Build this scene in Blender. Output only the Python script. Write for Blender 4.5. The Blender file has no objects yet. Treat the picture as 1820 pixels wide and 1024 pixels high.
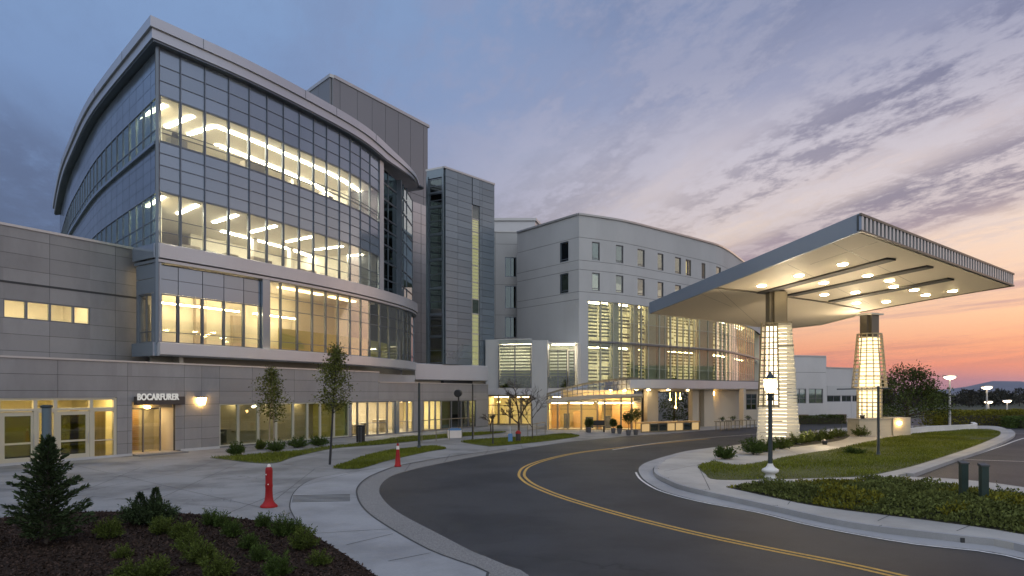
import bpy, bmesh, math, random
import numpy as np
from mathutils import Vector, Matrix
from mathutils.geometry import tessellate_polygon
random.seed(7); RNG = np.random.default_rng(7)
S = bpy.context.scene; COL = S.collection
HAZE = 5.5e-5; F = 1213.0; CX = 910.0; HY = 700.0; EYE = 3.0        # focal length in photo pixels, principal column, horizon row, eye height
R = math.radians

# ------------------------------------------------------------------ helpers
def G(px, py, z=0.0):                                  # ground point seen at a photo pixel
    Y = (EYE - z) * F / (py - HY)
    return Vector(((px - CX) / F * Y, Y, z))
def at(px, py, Y):
    return Vector(((px - CX) / F * Y, Y, EYE + (HY - py) / F * Y))
def Zp(py, Y): return EYE + (HY - py) / F * Y
def lin(r, g, b):
    f = lambda c: (c / 255 / 12.92) if c <= 10 else ((c / 255 + .055) / 1.055) ** 2.4
    return (f(r), f(g), f(b), 1)

ORG = {}
def origin(o): return ORG.get(o.name, Vector((0, 0, 0))) if o else Vector((0, 0, 0))

class MB:
    def __init__(s): s.v = []; s.f = []; s.m = []; s.sm = []
    def add(s, vs, fs, mi=0, smooth=False):
        n = len(s.v); s.v += [tuple(v) for v in vs]
        for f in fs: s.f.append(tuple(i + n for i in f)); s.m.append(mi); s.sm.append(smooth)
    def hexa(s, b, t, mi=0):                           # b,t: 4 bottom / 4 top points
        s.add(list(b) + list(t), [(3, 2, 1, 0), (4, 5, 6, 7), (0, 1, 5, 4), (1, 2, 6, 5), (2, 3, 7, 6), (3, 0, 4, 7)], mi)
    def box(s, c, d, rz=0, mi=0):
        cx, cy, cz = c; hx, hy, hz = d[0] / 2, d[1] / 2, d[2] / 2; ca, sa = math.cos(rz), math.sin(rz)
        q = [(cx + x * ca - y * sa, cy + x * sa + y * ca) for x, y in ((-hx, -hy), (hx, -hy), (hx, hy), (-hx, hy))]
        s.hexa([(x, y, cz - hz) for x, y in q], [(x, y, cz + hz) for x, y in q], mi)
    def bar(s, a, b, w, h=None, mi=0):                 # rectangular bar between two points
        a, b = Vector(a), Vector(b); h = h or w; d = (b - a).normalized()
        u = d.cross(Vector((0, 0, 1)));  u = u.normalized() if u.length > 1e-4 else Vector((1, 0, 0)); v = u.cross(d)
        k = [(-1, -1), (1, -1), (1, 1), (-1, 1)]
        s.hexa([a + u * w / 2 * i + v * h / 2 * j for i, j in k], [b + u * w / 2 * i + v * h / 2 * j for i, j in k], mi)
    def prism(s, poly, z0, z1, mi=0, mtop=None):
        n = len(poly); P = [Vector((p[0], p[1], 0)) for p in poly]
        area = sum(P[i].x * P[(i + 1) % n].y - P[(i + 1) % n].x * P[i].y for i in range(n))
        if area < 0: P.reverse()
        z0f = z0 if callable(z0) else (lambda p: z0); z1f = z1 if callable(z1) else (lambda p: z1)
        b = [(p.x, p.y, z0f(p)) for p in P]; t = [(p.x, p.y, z1f(p)) for p in P]
        tr = tessellate_polygon([P])
        fs = []
        for a_, b_, c_ in tr:
            k = (P[b_] - P[a_]).cross(P[c_] - P[a_]).z
            if k < 0: b_, c_ = c_, b_
            fs.append((a_, b_, c_))
        s.add(b + t, [(c, bb, a) for a, bb, c in fs] + [(i, (i + 1) % n, n + (i + 1) % n, n + i) for i in range(n)], mi)
        s.add(t, fs, mi if mtop is None else mtop)
    def tube(s, pts, rad, seg=8, mi=0, cap=True, smooth=True):
        pts = [Vector(p) for p in pts]; n = len(pts); rad = rad if isinstance(rad, (list, tuple)) else [rad] * n
        vs = []; prev = None
        for i, p in enumerate(pts):
            d = (pts[min(i + 1, n - 1)] - pts[max(i - 1, 0)]).normalized()
            if prev is None:
                u = d.cross(Vector((0, 0, 1))); u = u.normalized() if u.length > .05 else Vector((1, 0, 0))
            else:
                u = prev - d * prev.dot(d); u.normalize()
            prev = u; w = d.cross(u)
            for k in range(seg):
                a = 2 * math.pi * k / seg; vs.append(p + (u * math.cos(a) + w * math.sin(a)) * rad[i])
        fs = [(i * seg + k, i * seg + (k + 1) % seg, (i + 1) * seg + (k + 1) % seg, (i + 1) * seg + k) for i in range(n - 1) for k in range(seg)]
        s.add(vs, fs, mi, smooth)
        if cap:
            s.add(vs[:seg], [tuple(reversed(range(seg)))], mi); s.add(vs[-seg:], [tuple(range(seg))], mi)
    def lathe(s, c, prof, seg=20, mi=0, smooth=True):  # prof: (radius, z)
        vs = [(c[0] + r * math.cos(2 * math.pi * k / seg), c[1] + r * math.sin(2 * math.pi * k / seg), c[2] + z) for r, z in prof for k in range(seg)]
        fs = [(i * seg + k, i * seg + (k + 1) % seg, (i + 1) * seg + (k + 1) % seg, (i + 1) * seg + k) for i in range(len(prof) - 1) for k in range(seg)]
        s.add(vs, fs, mi, smooth)
        s.add(vs[:seg], [tuple(reversed(range(seg)))], mi); s.add(vs[-seg:], [tuple(range(seg))], mi)
    def build(s, name, mats, parent=None):
        mats = mats if isinstance(mats, (list, tuple)) else [mats]
        o0 = origin(parent); me = bpy.data.meshes.new(name)
        me.from_pydata([(x - o0.x, y - o0.y, z - o0.z) for x, y, z in s.v], [], s.f)
        for m in mats: me.materials.append(m)
        me.polygons.foreach_set('material_index', s.m); me.polygons.foreach_set('use_smooth', s.sm); me.update()
        o = bpy.data.objects.new(name, me); COL.objects.link(o)
        if parent: o.parent = parent; ORG[o.name] = o0
        return o

def tag(o, label=None, cat=None, group=None, kind=None):
    if label: o['label'] = label
    if cat: o['category'] = cat
    if group: o['group'] = group
    if kind: o['kind'] = kind
    return o
def thing(name, label, cat, loc=(0, 0, 0), group=None):
    o = bpy.data.objects.new(name, None); o.empty_display_size = .3; COL.objects.link(o); o.location = loc
    ORG[o.name] = Vector(loc); return tag(o, label, cat, group)
def struct(mb, name, m): return tag(mb.build(name, m), kind='structure')
def copy_tree(o, loc=None, label=None, rz=None, sc=None):
    c = o.copy(); COL.objects.link(c)
    for ch in o.children:
        k = ch.copy(); COL.objects.link(k); k.parent = c
        for g in ch.children:
            q = g.copy(); COL.objects.link(q); q.parent = k
    if loc is not None: c.location = loc
    if label: c['label'] = label
    if rz is not None: c.rotation_euler = (0, 0, rz)
    if sc is not None: c.scale = sc if hasattr(sc, '__len__') else (sc,) * 3
    return c
def light(name, kind, loc, energy, color, size=.3, parent=None, rot=None, spot=None, sy=None):
    d = bpy.data.lights.new(name, kind); d.energy = energy; d.color = color[:3]
    if kind == 'AREA':
        d.size = size
        if sy: d.shape = 'RECTANGLE'; d.size_y = sy
    elif kind == 'SUN': d.angle = size
    else: d.shadow_soft_size = size
    if spot: d.spot_size = spot; d.spot_blend = .7
    o = bpy.data.objects.new(name, d); COL.objects.link(o); o.location = Vector(loc) - origin(parent)
    if parent: o.parent = parent
    if rot: o.rotation_euler = rot
    return o

# ------------------------------------------------------------------ paths
def catmull(pts, step=.35):
    P = [Vector((p[0], p[1])) for p in pts]
    if len(P) == 2:
        n = max(2, int((P[1] - P[0]).length / step)); return [P[0].lerp(P[1], i / n) for i in range(n + 1)]
    P = [P[0] * 2 - P[1]] + P + [P[-1] * 2 - P[-2]]; out = []
    for i in range(1, len(P) - 2):
        a, b, c, d = P[i - 1:i + 3]; n = max(2, int((c - b).length / step))
        for k in range(n):
            t = k / n
            out.append(.5 * ((2 * b) + (c - a) * t + (2 * a - 5 * b + 4 * c - d) * t * t + (3 * b - a - 3 * c + d) * t ** 3))
    out.append(P[-2]); return out
class Path:
    def __init__(s, pts, side=1, step=.35):
        s.p = catmull(pts, step); s.side = side; s.c = [0]
        for a, b in zip(s.p, s.p[1:]): s.c.append(s.c[-1] + (b - a).length)
        s.L = s.c[-1]
    def fr(s, q):
        if q <= 0: i = 0
        elif q >= s.L: i = len(s.p) - 2
        else:
            lo, hi = 0, len(s.c) - 1
            while hi - lo > 1:
                m = (lo + hi) // 2
                if s.c[m] <= q: lo = m
                else: hi = m
            i = lo
        a, b = s.p[i], s.p[i + 1]; d = (b - a).normalized()
        j0, j1 = max(0, i - 2), min(len(s.p) - 1, i + 3); t = (s.p[j1] - s.p[j0]).normalized()
        return a + d * (q - s.c[i]), t, Vector((t.y, -t.x)) * s.side
    def pt(s, q, off=0, z=0):
        p, t, n = s.fr(q); p = p + n * off; return Vector((p.x, p.y, z))
    def px(s, X, off=0):                               # arc length whose photo column is X
        best = (1e9, 0)
        N = 700
        for i in range(N + 1):
            q = s.L * i / N; p = s.pt(q, off); e = abs(CX + F * p.x / p.y - X)
            if e < best[0]: best = (e, q)
        return best[1]
    def ang(s, q): t = s.fr(q)[1]; return math.atan2(t.y, t.x)
def cell(mb, path, s0, s1, z0, z1, o0, o1, mi=0, n=1):
    for k in range(n):
        a = s0 + (s1 - s0) * k / n; b = s0 + (s1 - s0) * (k + 1) / n
        q = [path.pt(a, o0), path.pt(a, o1), path.pt(b, o1), path.pt(b, o0)]
        if path.side < 0: q = [q[0], q[3], q[2], q[1]]
        mb.hexa([(p.x, p.y, z0) for p in q], [(p.x, p.y, z1) for p in q], mi)
def ribbon(mb, path, s0, s1, prof, n=24, mi=0, z=None):   # extrude a closed profile of (offset, z) along the path
    vs = []; m = len(prof)
    for i in range(n + 1):
        q = s0 + (s1 - s0) * i / n
        for o, zz in prof:
            p = path.pt(q, o); vs.append((p.x, p.y, zz))
    fs = [(i * m + k, i * m + (k + 1) % m, (i + 1) * m + (k + 1) % m, (i + 1) * m + k) for i in range(n) for k in range(m)]
    fs += [tuple(reversed(range(m))), tuple(n * m + k for k in range(m))]
    mb.add(vs, fs, mi)
def clad(parent, path, s0, s1, z0, z1, sj, zj, openings, m, back, gap=.016, o=0.0, thick=.16):
    """a wall with openings: backing cells plus panels split at the joints"""
    se = sorted({round(x, 3) for x in [s0, s1] + [x for x in sj if s0 < x < s1] + [x for w in openings for x in w[:2] if s0 < x < s1]})
    ze = sorted({round(x, 3) for x in [z0, z1] + [x for x in zj if z0 < x < z1] + [x for w in openings for x in w[2:4] if z0 < x < z1]})
    wb, cb = MB(), MB()
    for a, b in zip(se, se[1:]):
        for c, d in zip(ze, ze[1:]):
            ms, mz = (a + b) / 2, (c + d) / 2
            if any(w[0] - .01 < ms < w[1] + .01 and w[2] - .01 < mz < w[3] + .01 for w in openings): continue
            nn = max(1, int((b - a) / 1.6)) if path.L > 0 and len(path.p) > 3 and (path.fr(a)[1] - path.fr(b)[1]).length > .01 else 1
            cell(wb, path, a, b, c, d, o - thick, o - .02, n=nn)
            ga = gap / 2 if a in map(lambda x: round(x, 3), sj) or a == s0 else 0
            gb = gap / 2 if b in map(lambda x: round(x, 3), sj) or b == s1 else 0
            gc = gap / 2 if c in map(lambda x: round(x, 3), zj) or c == z0 else 0
            gd = gap / 2 if d in map(lambda x: round(x, 3), zj) or d == z1 else 0
            if b - a > .05 and d - c > .05: cell(cb, path, a + ga, b - gb, c + gc, d - gd, o - .018, o, n=nn)
    w = wb.build('wall', back, parent); cb.build('cladding', m, w)
    return w
def window(parent, path, s0, s1, z0, z1, frame, glass, vs=(), hs=(), fw=.06, o0=-.14, o1=-.02, og=-.09, name='window', label=None):
    b = MB(); cell(b, path, s0, s0 + fw, z0, z1, o0, o1); cell(b, path, s1 - fw, s1, z0, z1, o0, o1)
    cell(b, path, s0 + fw, s1 - fw, z0, z0 + fw, o0, o1); cell(b, path, s0 + fw, s1 - fw, z1 - fw, z1, o0, o1)
    for x in vs: cell(b, path, x - fw / 2, x + fw / 2, z0 + fw, z1 - fw, o0 + .01, o1 - .01)
    xs = [s0 + fw] + [y for x in vs for y in (x - fw / 2, x + fw / 2)] + [s1 - fw]
    for h in hs:
        for a, c in zip(xs[::2], xs[1::2]): cell(b, path, a, c, h - fw * .4, h + fw * .4, o0 + .02, o1 - .015)
    w = b.build(name, frame, parent)
    if label: w['label'] = label
    p = MB(); cell(p, path, s0 + fw * .5, s1 - fw * .5, z0 + fw * .5, z1 - fw * .5, og - .012, og + .012)
    p.build('pane', glass, w); return w

# ------------------------------------------------------------------ materials
def nodes(name):
    m = bpy.data.materials.new(name); m.use_nodes = True; nt = m.node_tree; nt.nodes.clear()
    out = nt.nodes.new('ShaderNodeOutputMaterial'); return m, nt, out
def N(nt, t, **kw):
    n = nt.nodes.new(t)
    for k, v in kw.items():
        if k in n.inputs.keys() if isinstance(k, str) else False: n.inputs[k].default_value = v
        elif isinstance(k, str) and hasattr(n, k): setattr(n, k, v)
    return n
def math_n(nt, op, a, b=None, c=None, clamp=False):
    n = nt.nodes.new('ShaderNodeMath'); n.operation = op; n.use_clamp = clamp
    for i, x in enumerate((a, b, c)):
        if x is None: continue
        if isinstance(x, (int, float)): n.inputs[i].default_value = x
        else: nt.links.new(x, n.inputs[i])
    return n.outputs[0]
def mixc(nt, f, a, b, mode='MIX'):
    n = nt.nodes.new('ShaderNodeMix'); n.data_type = 'RGBA'; n.blend_type = mode
    for i, x in ((0, f), (6, a), (7, b)):
        if isinstance(x, (int, float)): n.inputs[i].default_value = x
        elif isinstance(x, tuple): n.inputs[i].default_value = x if len(x) == 4 else x + (1,)
        else: nt.links.new(x, n.inputs[i])
    return n.outputs[2]
def coords(nt, kind='Object', scale=(1, 1, 1)):
    tc = nt.nodes.new('ShaderNodeTexCoord'); mp = nt.nodes.new('ShaderNodeMapping'); mp.inputs['Scale'].default_value = scale
    nt.links.new(tc.outputs[kind], mp.inputs[0]); return mp.outputs[0]
def noise(nt, vec, scale, detail=4, rough=.55):
    n = nt.nodes.new('ShaderNodeTexNoise'); n.inputs['Scale'].default_value = scale; n.inputs['Detail'].default_value = detail
    n.inputs['Roughness'].default_value = rough; nt.links.new(vec, n.inputs['Vector']); return n.outputs['Fac']
def ramp(nt, f, stops, interp='LINEAR'):
    n = nt.nodes.new('ShaderNodeValToRGB'); n.color_ramp.interpolation = interp; e = n.color_ramp.elements
    while len(e) > 1: e.remove(e[-1])
    e[0].position = stops[0][0]; e[0].color = stops[0][1]
    for p, c in stops[1:]:
        q = e.new(p); q.color = c
    if f is not None: nt.links.new(f, n.inputs[0])
    return n.outputs[0]
def grey(v): return (v, v, v, 1)
def pbr(name, base, rough=.5, metal=0, var=.12, nscale=1.0, nstretch=(1, 1, 1), island=0, fine=0, fscale=40, bump=0, bscale=20, spec=.5, stain=0, trans=0):
    m, nt, out = nodes(name); b = nt.nodes.new('ShaderNodeBsdfPrincipled'); L = nt.links.new
    base = tuple(base) + (1,) if len(base) == 3 else base
    v = coords(nt, scale=nstretch); f = noise(nt, v, nscale, 5)
    c = mixc(nt, f, tuple(x * (1 - var * 1.6) for x in base[:3]) + (1,), tuple(min(1, x * (1 + var * 1.6)) for x in base[:3]) + (1,))
    if fine:
        f2 = noise(nt, coords(nt), fscale, 3); c = mixc(nt, 1.0, c, ramp(nt, f2, [(.25, grey(1 - fine)), (.75, grey(1 + fine))]), 'MULTIPLY')
    if stain:
        f3 = noise(nt, coords(nt, scale=(1, 1, .35)), .35, 6, .65); c = mixc(nt, 1.0, c, ramp(nt, f3, [(.38, grey(1 - stain)), (.56, grey(1))]), 'MULTIPLY')
    if island:
        g = nt.nodes.new('ShaderNodeNewGeometry'); r = ramp(nt, g.outputs['Random Per Island'], [(0, grey(1 - island)), (1, grey(1 + island))])
        c = mixc(nt, 1.0, c, r, 'MULTIPLY')
    if island >= .4: spec = .08; rough = .95
    L(c, b.inputs['Base Color']); b.inputs['Metallic'].default_value = metal; b.inputs['Specular IOR Level'].default_value = spec
    rr = ramp(nt, f, [(.2, grey(max(0, rough - .08))), (.8, grey(min(1, rough + .08)))]); L(rr, b.inputs['Roughness'])
    if bump:
        bp = nt.nodes.new('ShaderNodeBump'); bp.inputs['Strength'].default_value = bump; bp.inputs['Distance'].default_value = .02
        L(noise(nt, coords(nt), bscale, 5), bp.inputs['Height']); L(bp.outputs[0], b.inputs['Normal'])
    if trans:
        t = nt.nodes.new('ShaderNodeBsdfTranslucent'); L(c, t.inputs[0]); mx = nt.nodes.new('ShaderNodeMixShader'); mx.inputs[0].default_value = trans
        L(b.outputs[0], mx.inputs[1]); L(t.outputs[0], mx.inputs[2]); L(mx.outputs[0], out.inputs[0])
    else: L(b.outputs[0], out.inputs[0])
    return m
def emit(name, col, st):
    m, nt, out = nodes(name); e = nt.nodes.new('ShaderNodeEmission'); e.inputs[0].default_value = tuple(col) + (1,) if len(col) == 3 else col
    e.inputs[1].default_value = st; nt.links.new(e.outputs[0], out.inputs[0]); return m
def glass(name, tint, refl=.05, power=3.2, rough=.02, gcol=(1, 1, 1), maxr=.9):
    m, nt, out = nodes(name); L = nt.links.new
    t = nt.nodes.new('ShaderNodeBsdfTransparent'); t.inputs[0].default_value = tuple(tint) + (1,)
    g = nt.nodes.new('ShaderNodeBsdfGlossy'); g.inputs['Roughness'].default_value = rough; g.inputs[0].default_value = tuple(gcol) + (1,)
    w = nt.nodes.new('ShaderNodeLayerWeight'); w.inputs[0].default_value = .5
    f = math_n(nt, 'MULTIPLY_ADD', math_n(nt, 'POWER', w.outputs['Facing'], power), maxr - refl, refl, True)
    x = nt.nodes.new('ShaderNodeMixShader'); L(f, x.inputs[0]); L(t.outputs[0], x.inputs[1]); L(g.outputs[0], x.inputs[2]); L(x.outputs[0], out.inputs[0])
    return m

M = {}
M['panel'] = pbr('taupe_panel', (.30, .296, .296), .45, .2, .08, .25, (1, 1, .25), island=.09, stain=.17, fine=.02, fscale=6, bump=.04, bscale=1.2)
M['panelback'] = pbr('panel_joint', (.05, .05, .052), .8)
M['coping'] = pbr('coping_metal', (.50, .49, .48), .35, .5, .05)
M['lightband'] = pbr('light_metal_band', (.56, .55, .56), .36, .35, .06, .3, island=.03, stain=.06)
M['spandrel'] = pbr('spandrel_panel', (.265, .32, .385), .16, .6, .06, .2, island=.07, spec=.9)
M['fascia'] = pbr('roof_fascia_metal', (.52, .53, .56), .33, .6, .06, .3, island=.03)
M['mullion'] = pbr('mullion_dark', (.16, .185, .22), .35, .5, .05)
M['framegrey'] = pbr('window_frame_grey', (.17, .17, .18), .4, .3, .05)
M['tower'] = pbr('tower_panel', (.235, .24, .255), .45, .3, .06, .15, island=.04)
M['stair'] = pbr('stair_panel', (.195, .240, .275), .32, .55, .08, .2, island=.09)
M['concretewall'] = pbr('painted_wall', (.51, .51, .505), .72, 0, .06, .22, fine=.03, fscale=9, stain=.07)
M['whitewall'] = pbr('white_render', (.58, .565, .56), .75, 0, .06, .3, fine=.03, stain=.08)
M['beige'] = pbr('beige_wall', (.50, .44, .35), .7, 0, .06, .3, stain=.06)
M['cream'] = pbr('cream_interior', (.72, .70, .61), .8, 0, .04)
M['yellow'] = pbr('yellow_interior', (.80, .72, .42), .8, 0, .08, .6)
M['olive'] = pbr('olive_interior', (.48, .46, .17), .85, 0, .2, .5)
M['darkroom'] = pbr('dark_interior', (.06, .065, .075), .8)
M['bluepart'] = pbr('grey_blue_partition', (.22, .25, .28), .7, 0, .1, .3)
M['ceiling'] = pbr('ceiling_tile', (.74, .72, .66), .9, 0, .03)
M['carpet'] = pbr('carpet', (.30, .28, .24), .95)
M['wood'] = pbr('wood_panel', (.55, .33, .13), .5, 0, .15, 1.0, (1, 1, .15))
M['furn'] = pbr('furniture', (.10, .10, .11), .6)
M['furnlight'] = pbr('furniture_light', (.45, .40, .33), .6)
M['doorframe'] = pbr('cream_door_frame', (.56, .51, .38), .5, 0, .04)
M['curtain'] = pbr('yellow_curtain', (.58, .47, .18), .9, 0, .1, 3, (1, 1, .1), trans=.3)
M['blind'] = pbr('blind_slat', (.22, .21, .14), .7, 0, .06, 2, trans=.15)
M['colpale'] = pbr('pale_column', (.46, .45, .36), .6, 0, .05)
M['glit'] = glass('clear_glass', (.93, .95, .92), .06, 3.6)
M['gwarm'] = glass('warm_glass', (.94, .93, .86), .06, 3.6)
M['gleft'] = glass('tinted_glass', (.60, .68, .62), .20, 2.2, .03, (.82, .90, .88), .75)
M['gdark'] = glass('dark_glass', (.16, .21, .20), .20, 2.4, .02, (.62, .72, .72), .75)
M['ghall'] = glass('hall_glass', (.84, .88, .82), .06, 4.5, maxr=.5)
M['gdoor'] = glass('door_glass', (.36, .40, .24), .08, 3.4)
M['strip'] = emit('light_strip', lin(255, 240, 212), 40)
M['stripw'] = emit('light_strip_warm', lin(255, 231, 186), 36)
M['striphall'] = emit('light_strip_hall', lin(250, 244, 218), 12)
M['stripbay'] = emit('light_strip_bay', lin(255, 222, 165), 9)
M['stripsoft'] = emit('light_strip_soft', lin(255, 226, 168), 34)
M['downlight'] = emit('downlight_lens', lin(255, 226, 170), 80)
M['globe'] = emit('globe_glow', lin(255, 216, 145), 34)
M['sconce'] = emit('sconce_glow', lin(255, 205, 120), 40)
M['floodlamp'] = emit('flood_lamp_glow', lin(255, 226, 185), 14)
M['letter'] = emit('letter_glow', lin(250, 247, 240), .6)
M['bulb'] = emit('bulb_glow', lin(255, 200, 110), 40)
M['sleeveglow'] = emit('sleeve_tube_glow', lin(255, 232, 190), 3.4)
M['counterglow'] = emit('backlit_counter', lin(255, 214, 150), .62)
M['soffit'] = pbr('canopy_soffit', (.66, .60, .50), .6, 0, .05, .15, fine=.02, fscale=3)
M['slot'] = pbr('soffit_slot', (.055, .055, .06), .6)
M['canopyblue'] = pbr('canopy_fascia', (.215, .265, .36), .42, .4, .06, .2)
M['fin'] = pbr('fascia_fin', (.55, .55, .54), .4, .3, .04)
M['findark'] = pbr('fascia_gap', (.06, .07, .08), .6)
M['steel'] = pbr('column_steel', (.15, .135, .11), .4, .5, .08, .4, (1, 1, .2))
M['lattice'] = pbr('lattice_bar', (.22, .19, .13), .45, .5, .08)
M['louvre'] = pbr('white_louvre', (.80, .79, .75), .65, 0, .06, .6, (1, 1, 6), trans=.5)
M['louvreline'] = pbr('louvre_edge', (.30, .29, .28), .7)
M['asphalt'] = pbr('asphalt', (.038, .0375, .0385), .60, 0, .32, .14, fine=.36, fscale=55, bump=.35, bscale=90, stain=.45, spec=.3)
M['concrete'] = pbr('paving_concrete', (.24, .238, .232), .8, 0, .14, .3, fine=.08, fscale=18, bump=.06, bscale=40, stain=.42)
M['concrete2'] = pbr('walk_concrete', (.28, .28, .278), .8, 0, .10, .35, fine=.06, fscale=22, bump=.05, bscale=40, stain=.22)
M['concretedark'] = pbr('old_concrete', (.20, .198, .192), .85, 0, .14, .4, fine=.06, stain=.3)
M['gutter'] = pbr('exposed_aggregate', (.19, .182, .17), .85, 0, .10, .3, fine=.5, fscale=45, bump=.3, bscale=60)
M['kerb'] = pbr('kerb_concrete', (.33, .325, .32), .8, 0, .08, .5, fine=.06, stain=.2)
M['warmwalk'] = pbr('island_concrete', (.38, .36, .325), .8, 0, .10, .35, fine=.06, stain=.2, bump=.05)
M['joint'] = pbr('paving_joint', (.045, .045, .045), .9)
M['yellowline'] = pbr('yellow_paint', (.50, .30, .055), .7, 0, .16, 1.2, fine=.35, fscale=14)
M['whiteline'] = pbr('white_paint', (.62, .61, .58), .7, 0, .16, 1.2, fine=.3, fscale=14)
M['mulch'] = pbr('bark_mulch', (.030, .021, .016), .95, 0, .3, 2.5, spec=.05, fine=.6, fscale=30, bump=.9, bscale=28)
M['chip'] = pbr('bark_chip', (.048, .032, .025), .9, 0, .2, 6, island=.6)
M['soil'] = pbr('soil', (.04, .035, .022), .95, 0, .3, 1.5, fine=.4, bump=.6)
M['grassbase'] = pbr('lawn_base', (.060, .068, .014), .95, 0, .35, .5, fine=.5, fscale=18, bump=.5)
M['blade'] = pbr('grass_blade', (.14, .16, .024), .8, 0, .45, .25, island=.4, trans=.2)
M['field'] = pbr('far_ground', (.045, .05, .025), .95, 0, .4, .05)
M['leafbush'] = pbr('bush_leaf', (.060, .092, .022), .65, 0, .25, 2, island=.5, trans=.15)
M['leafbushl'] = pbr('bush_leaf_light', (.085, .110, .024), .65, 0, .25, 2, island=.45, trans=.15)
M['needle'] = pbr('spruce_needle', (.042, .062, .026), .7, 0, .25, 2, island=.5)
M['leaftree'] = pbr('tree_leaf', (.115, .125, .034), .65, 0, .3, 1, island=.5, trans=.2)
M['leafdark'] = pbr('dark_leaf', (.060, .080, .022), .7, 0, .3, 1, island=.5)
M['cover'] = pbr('cover_leaf', (.11, .125, .036), .7, 0, .40, .8, island=.5, trans=.15)
M['hedgeyellow'] = pbr('hedge_leaf', (.16, .15, .02), .7, 0, .3, .6, island=.4, trans=.15)  # yellow-green leaf tone, for a hedge and part of the ground cover
M['farwood'] = pbr('far_wood', (.042, .040, .030), .9, 0, .4, .15, island=.5)
M['bark'] = pbr('bark', (.06, .045, .035), .9, 0, .25, 6, (1, 1, .2), bump=.4)
M['barkpale'] = pbr('pale_bark', (.30, .25, .18), .85, 0, .2, 6)
M['red'] = pbr('red_plastic', (.33, .007, .008), .5, 0, .10, 3, stain=.25, spec=.3)
M['reflector'] = pbr('white_reflector', (.75, .68, .62), .3)
M['pole'] = pbr('dark_green_pole', (.035, .048, .052), .42, .3, .08)
M['poleblack'] = pbr('black_pole', (.018, .018, .020), .5)
M['polewhite'] = pbr('galvanised_pole', (.50, .50, .50), .45, .4)
M['bollard'] = pbr('green_bollard', (.030, .052, .045), .42, .2, .15, 2)
M['plate'] = pbr('base_plate', (.07, .075, .075), .5, .3)
M['lampbase'] = pbr('white_lamp_base', (.68, .66, .62), .6, 0, .06, 2, stain=.15)
M['brickstone'] = pbr('planter_stone', (.50, .46, .38), .7, 0, .12, .8, (1, 1, 8), stain=.1)
M['pipe'] = pbr('blue_grey_column', (.12, .16, .18), .5, .3, .08)
M['signbox'] = pbr('sign_box', (.085, .070, .062), .5, .3)
M['brown'] = pbr('brown_cladding', (.16, .11, .075), .8, 0, .2, 1)
M['blue'] = pbr('blue_enamel', (.10, .22, .42), .5)
M['rock'] = pbr('rock', (.25, .24, .22), .9, 0, .3, 3)
M['mountain'] = pbr('mountain', (.075, .085, .12), .95, 0, .2, .0015)

def crackle(m, scale, width, amount, mscale):
    nt = m.node_tree; L = nt.links.new; b = [n for n in nt.nodes if n.type == 'BSDF_PRINCIPLED'][0]; src = b.inputs['Base Color'].links[0].from_socket
    vec = coords(nt); wob = nt.nodes.new('ShaderNodeTexNoise'); wob.inputs['Scale'].default_value = 1.2; L(vec, wob.inputs['Vector'])
    ad = nt.nodes.new('ShaderNodeVectorMath'); ad.operation = 'MULTIPLY_ADD'; L(wob.outputs['Color'], ad.inputs[0]); ad.inputs[1].default_value = (1.4, 1.4, 0); L(vec, ad.inputs[2])
    vo = nt.nodes.new('ShaderNodeTexVoronoi'); vo.feature = 'DISTANCE_TO_EDGE'; vo.inputs['Scale'].default_value = scale; L(ad.outputs[0], vo.inputs['Vector'])
    line = math_n(nt, 'LESS_THAN', vo.outputs['Distance'], width); msk = ramp(nt, noise(nt, vec, mscale, 3), [(.50, grey(0)), (.60, grey(1))])
    f = math_n(nt, 'MULTIPLY', math_n(nt, 'MULTIPLY', line, msk), amount); L(mixc(nt, f, src, (.012, .012, .012, 1)), b.inputs['Base Color'])
crackle(M['asphalt'], .22, .006, .75, .12); crackle(M['concrete'], .30, .003, .5, .15)
# ------------------------------------------------------------------ camera
cam = bpy.data.cameras.new('camera'); co = bpy.data.objects.new('camera', cam); COL.objects.link(co); S.camera = co
co.location = (0, 0, EYE); co.rotation_euler = (R(90), 0, 0)
cam.sensor_width = 36; cam.lens = 36 * F / 1820; cam.shift_y = (HY - 512) / 1820; cam.clip_start = .2; cam.clip_end = 30000

# ------------------------------------------------------------------ world: dusk sky
W = bpy.data.worlds.new('World'); S.world = W; W.use_nodes = True; nt = W.node_tree; nt.nodes.clear(); L = nt.links.new
SUN_AZ = R(52); SUN_EL = R(2.0)
tc = nt.nodes.new('ShaderNodeTexCoord'); sp = nt.nodes.new('ShaderNodeSeparateXYZ'); L(tc.outputs['Generated'], sp.inputs[0])
x, y, z = sp.outputs
h = math_n(nt, 'SQRT', math_n(nt, 'ADD', math_n(nt, 'MULTIPLY', x, x), math_n(nt, 'MULTIPLY', y, y)))
e = math_n(nt, 'DIVIDE', z, math_n(nt, 'MAXIMUM', h, .02))            # tangent of the elevation
def ss(v, a, b):
    n = nt.nodes.new('ShaderNodeMapRange'); n.interpolation_type = 'SMOOTHSTEP'; n.inputs[1].default_value = a; n.inputs[2].default_value = b; L(v, n.inputs[0]); return n.outputs[0]
e01 = math_n(nt, 'DIVIDE', e, 1.5, clamp=True)
def er(stops): return ramp(nt, e01, [(p / 1.5, lin(*c)) for p, c in stops])
leftc = er([(0, (70, 80, 105)), (.1, (84, 100, 132)), (.24, (104, 125, 164)), (.4, (121, 147, 190)), (.58, (130, 158, 200)), (1.5, (92, 118, 168))])
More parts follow.
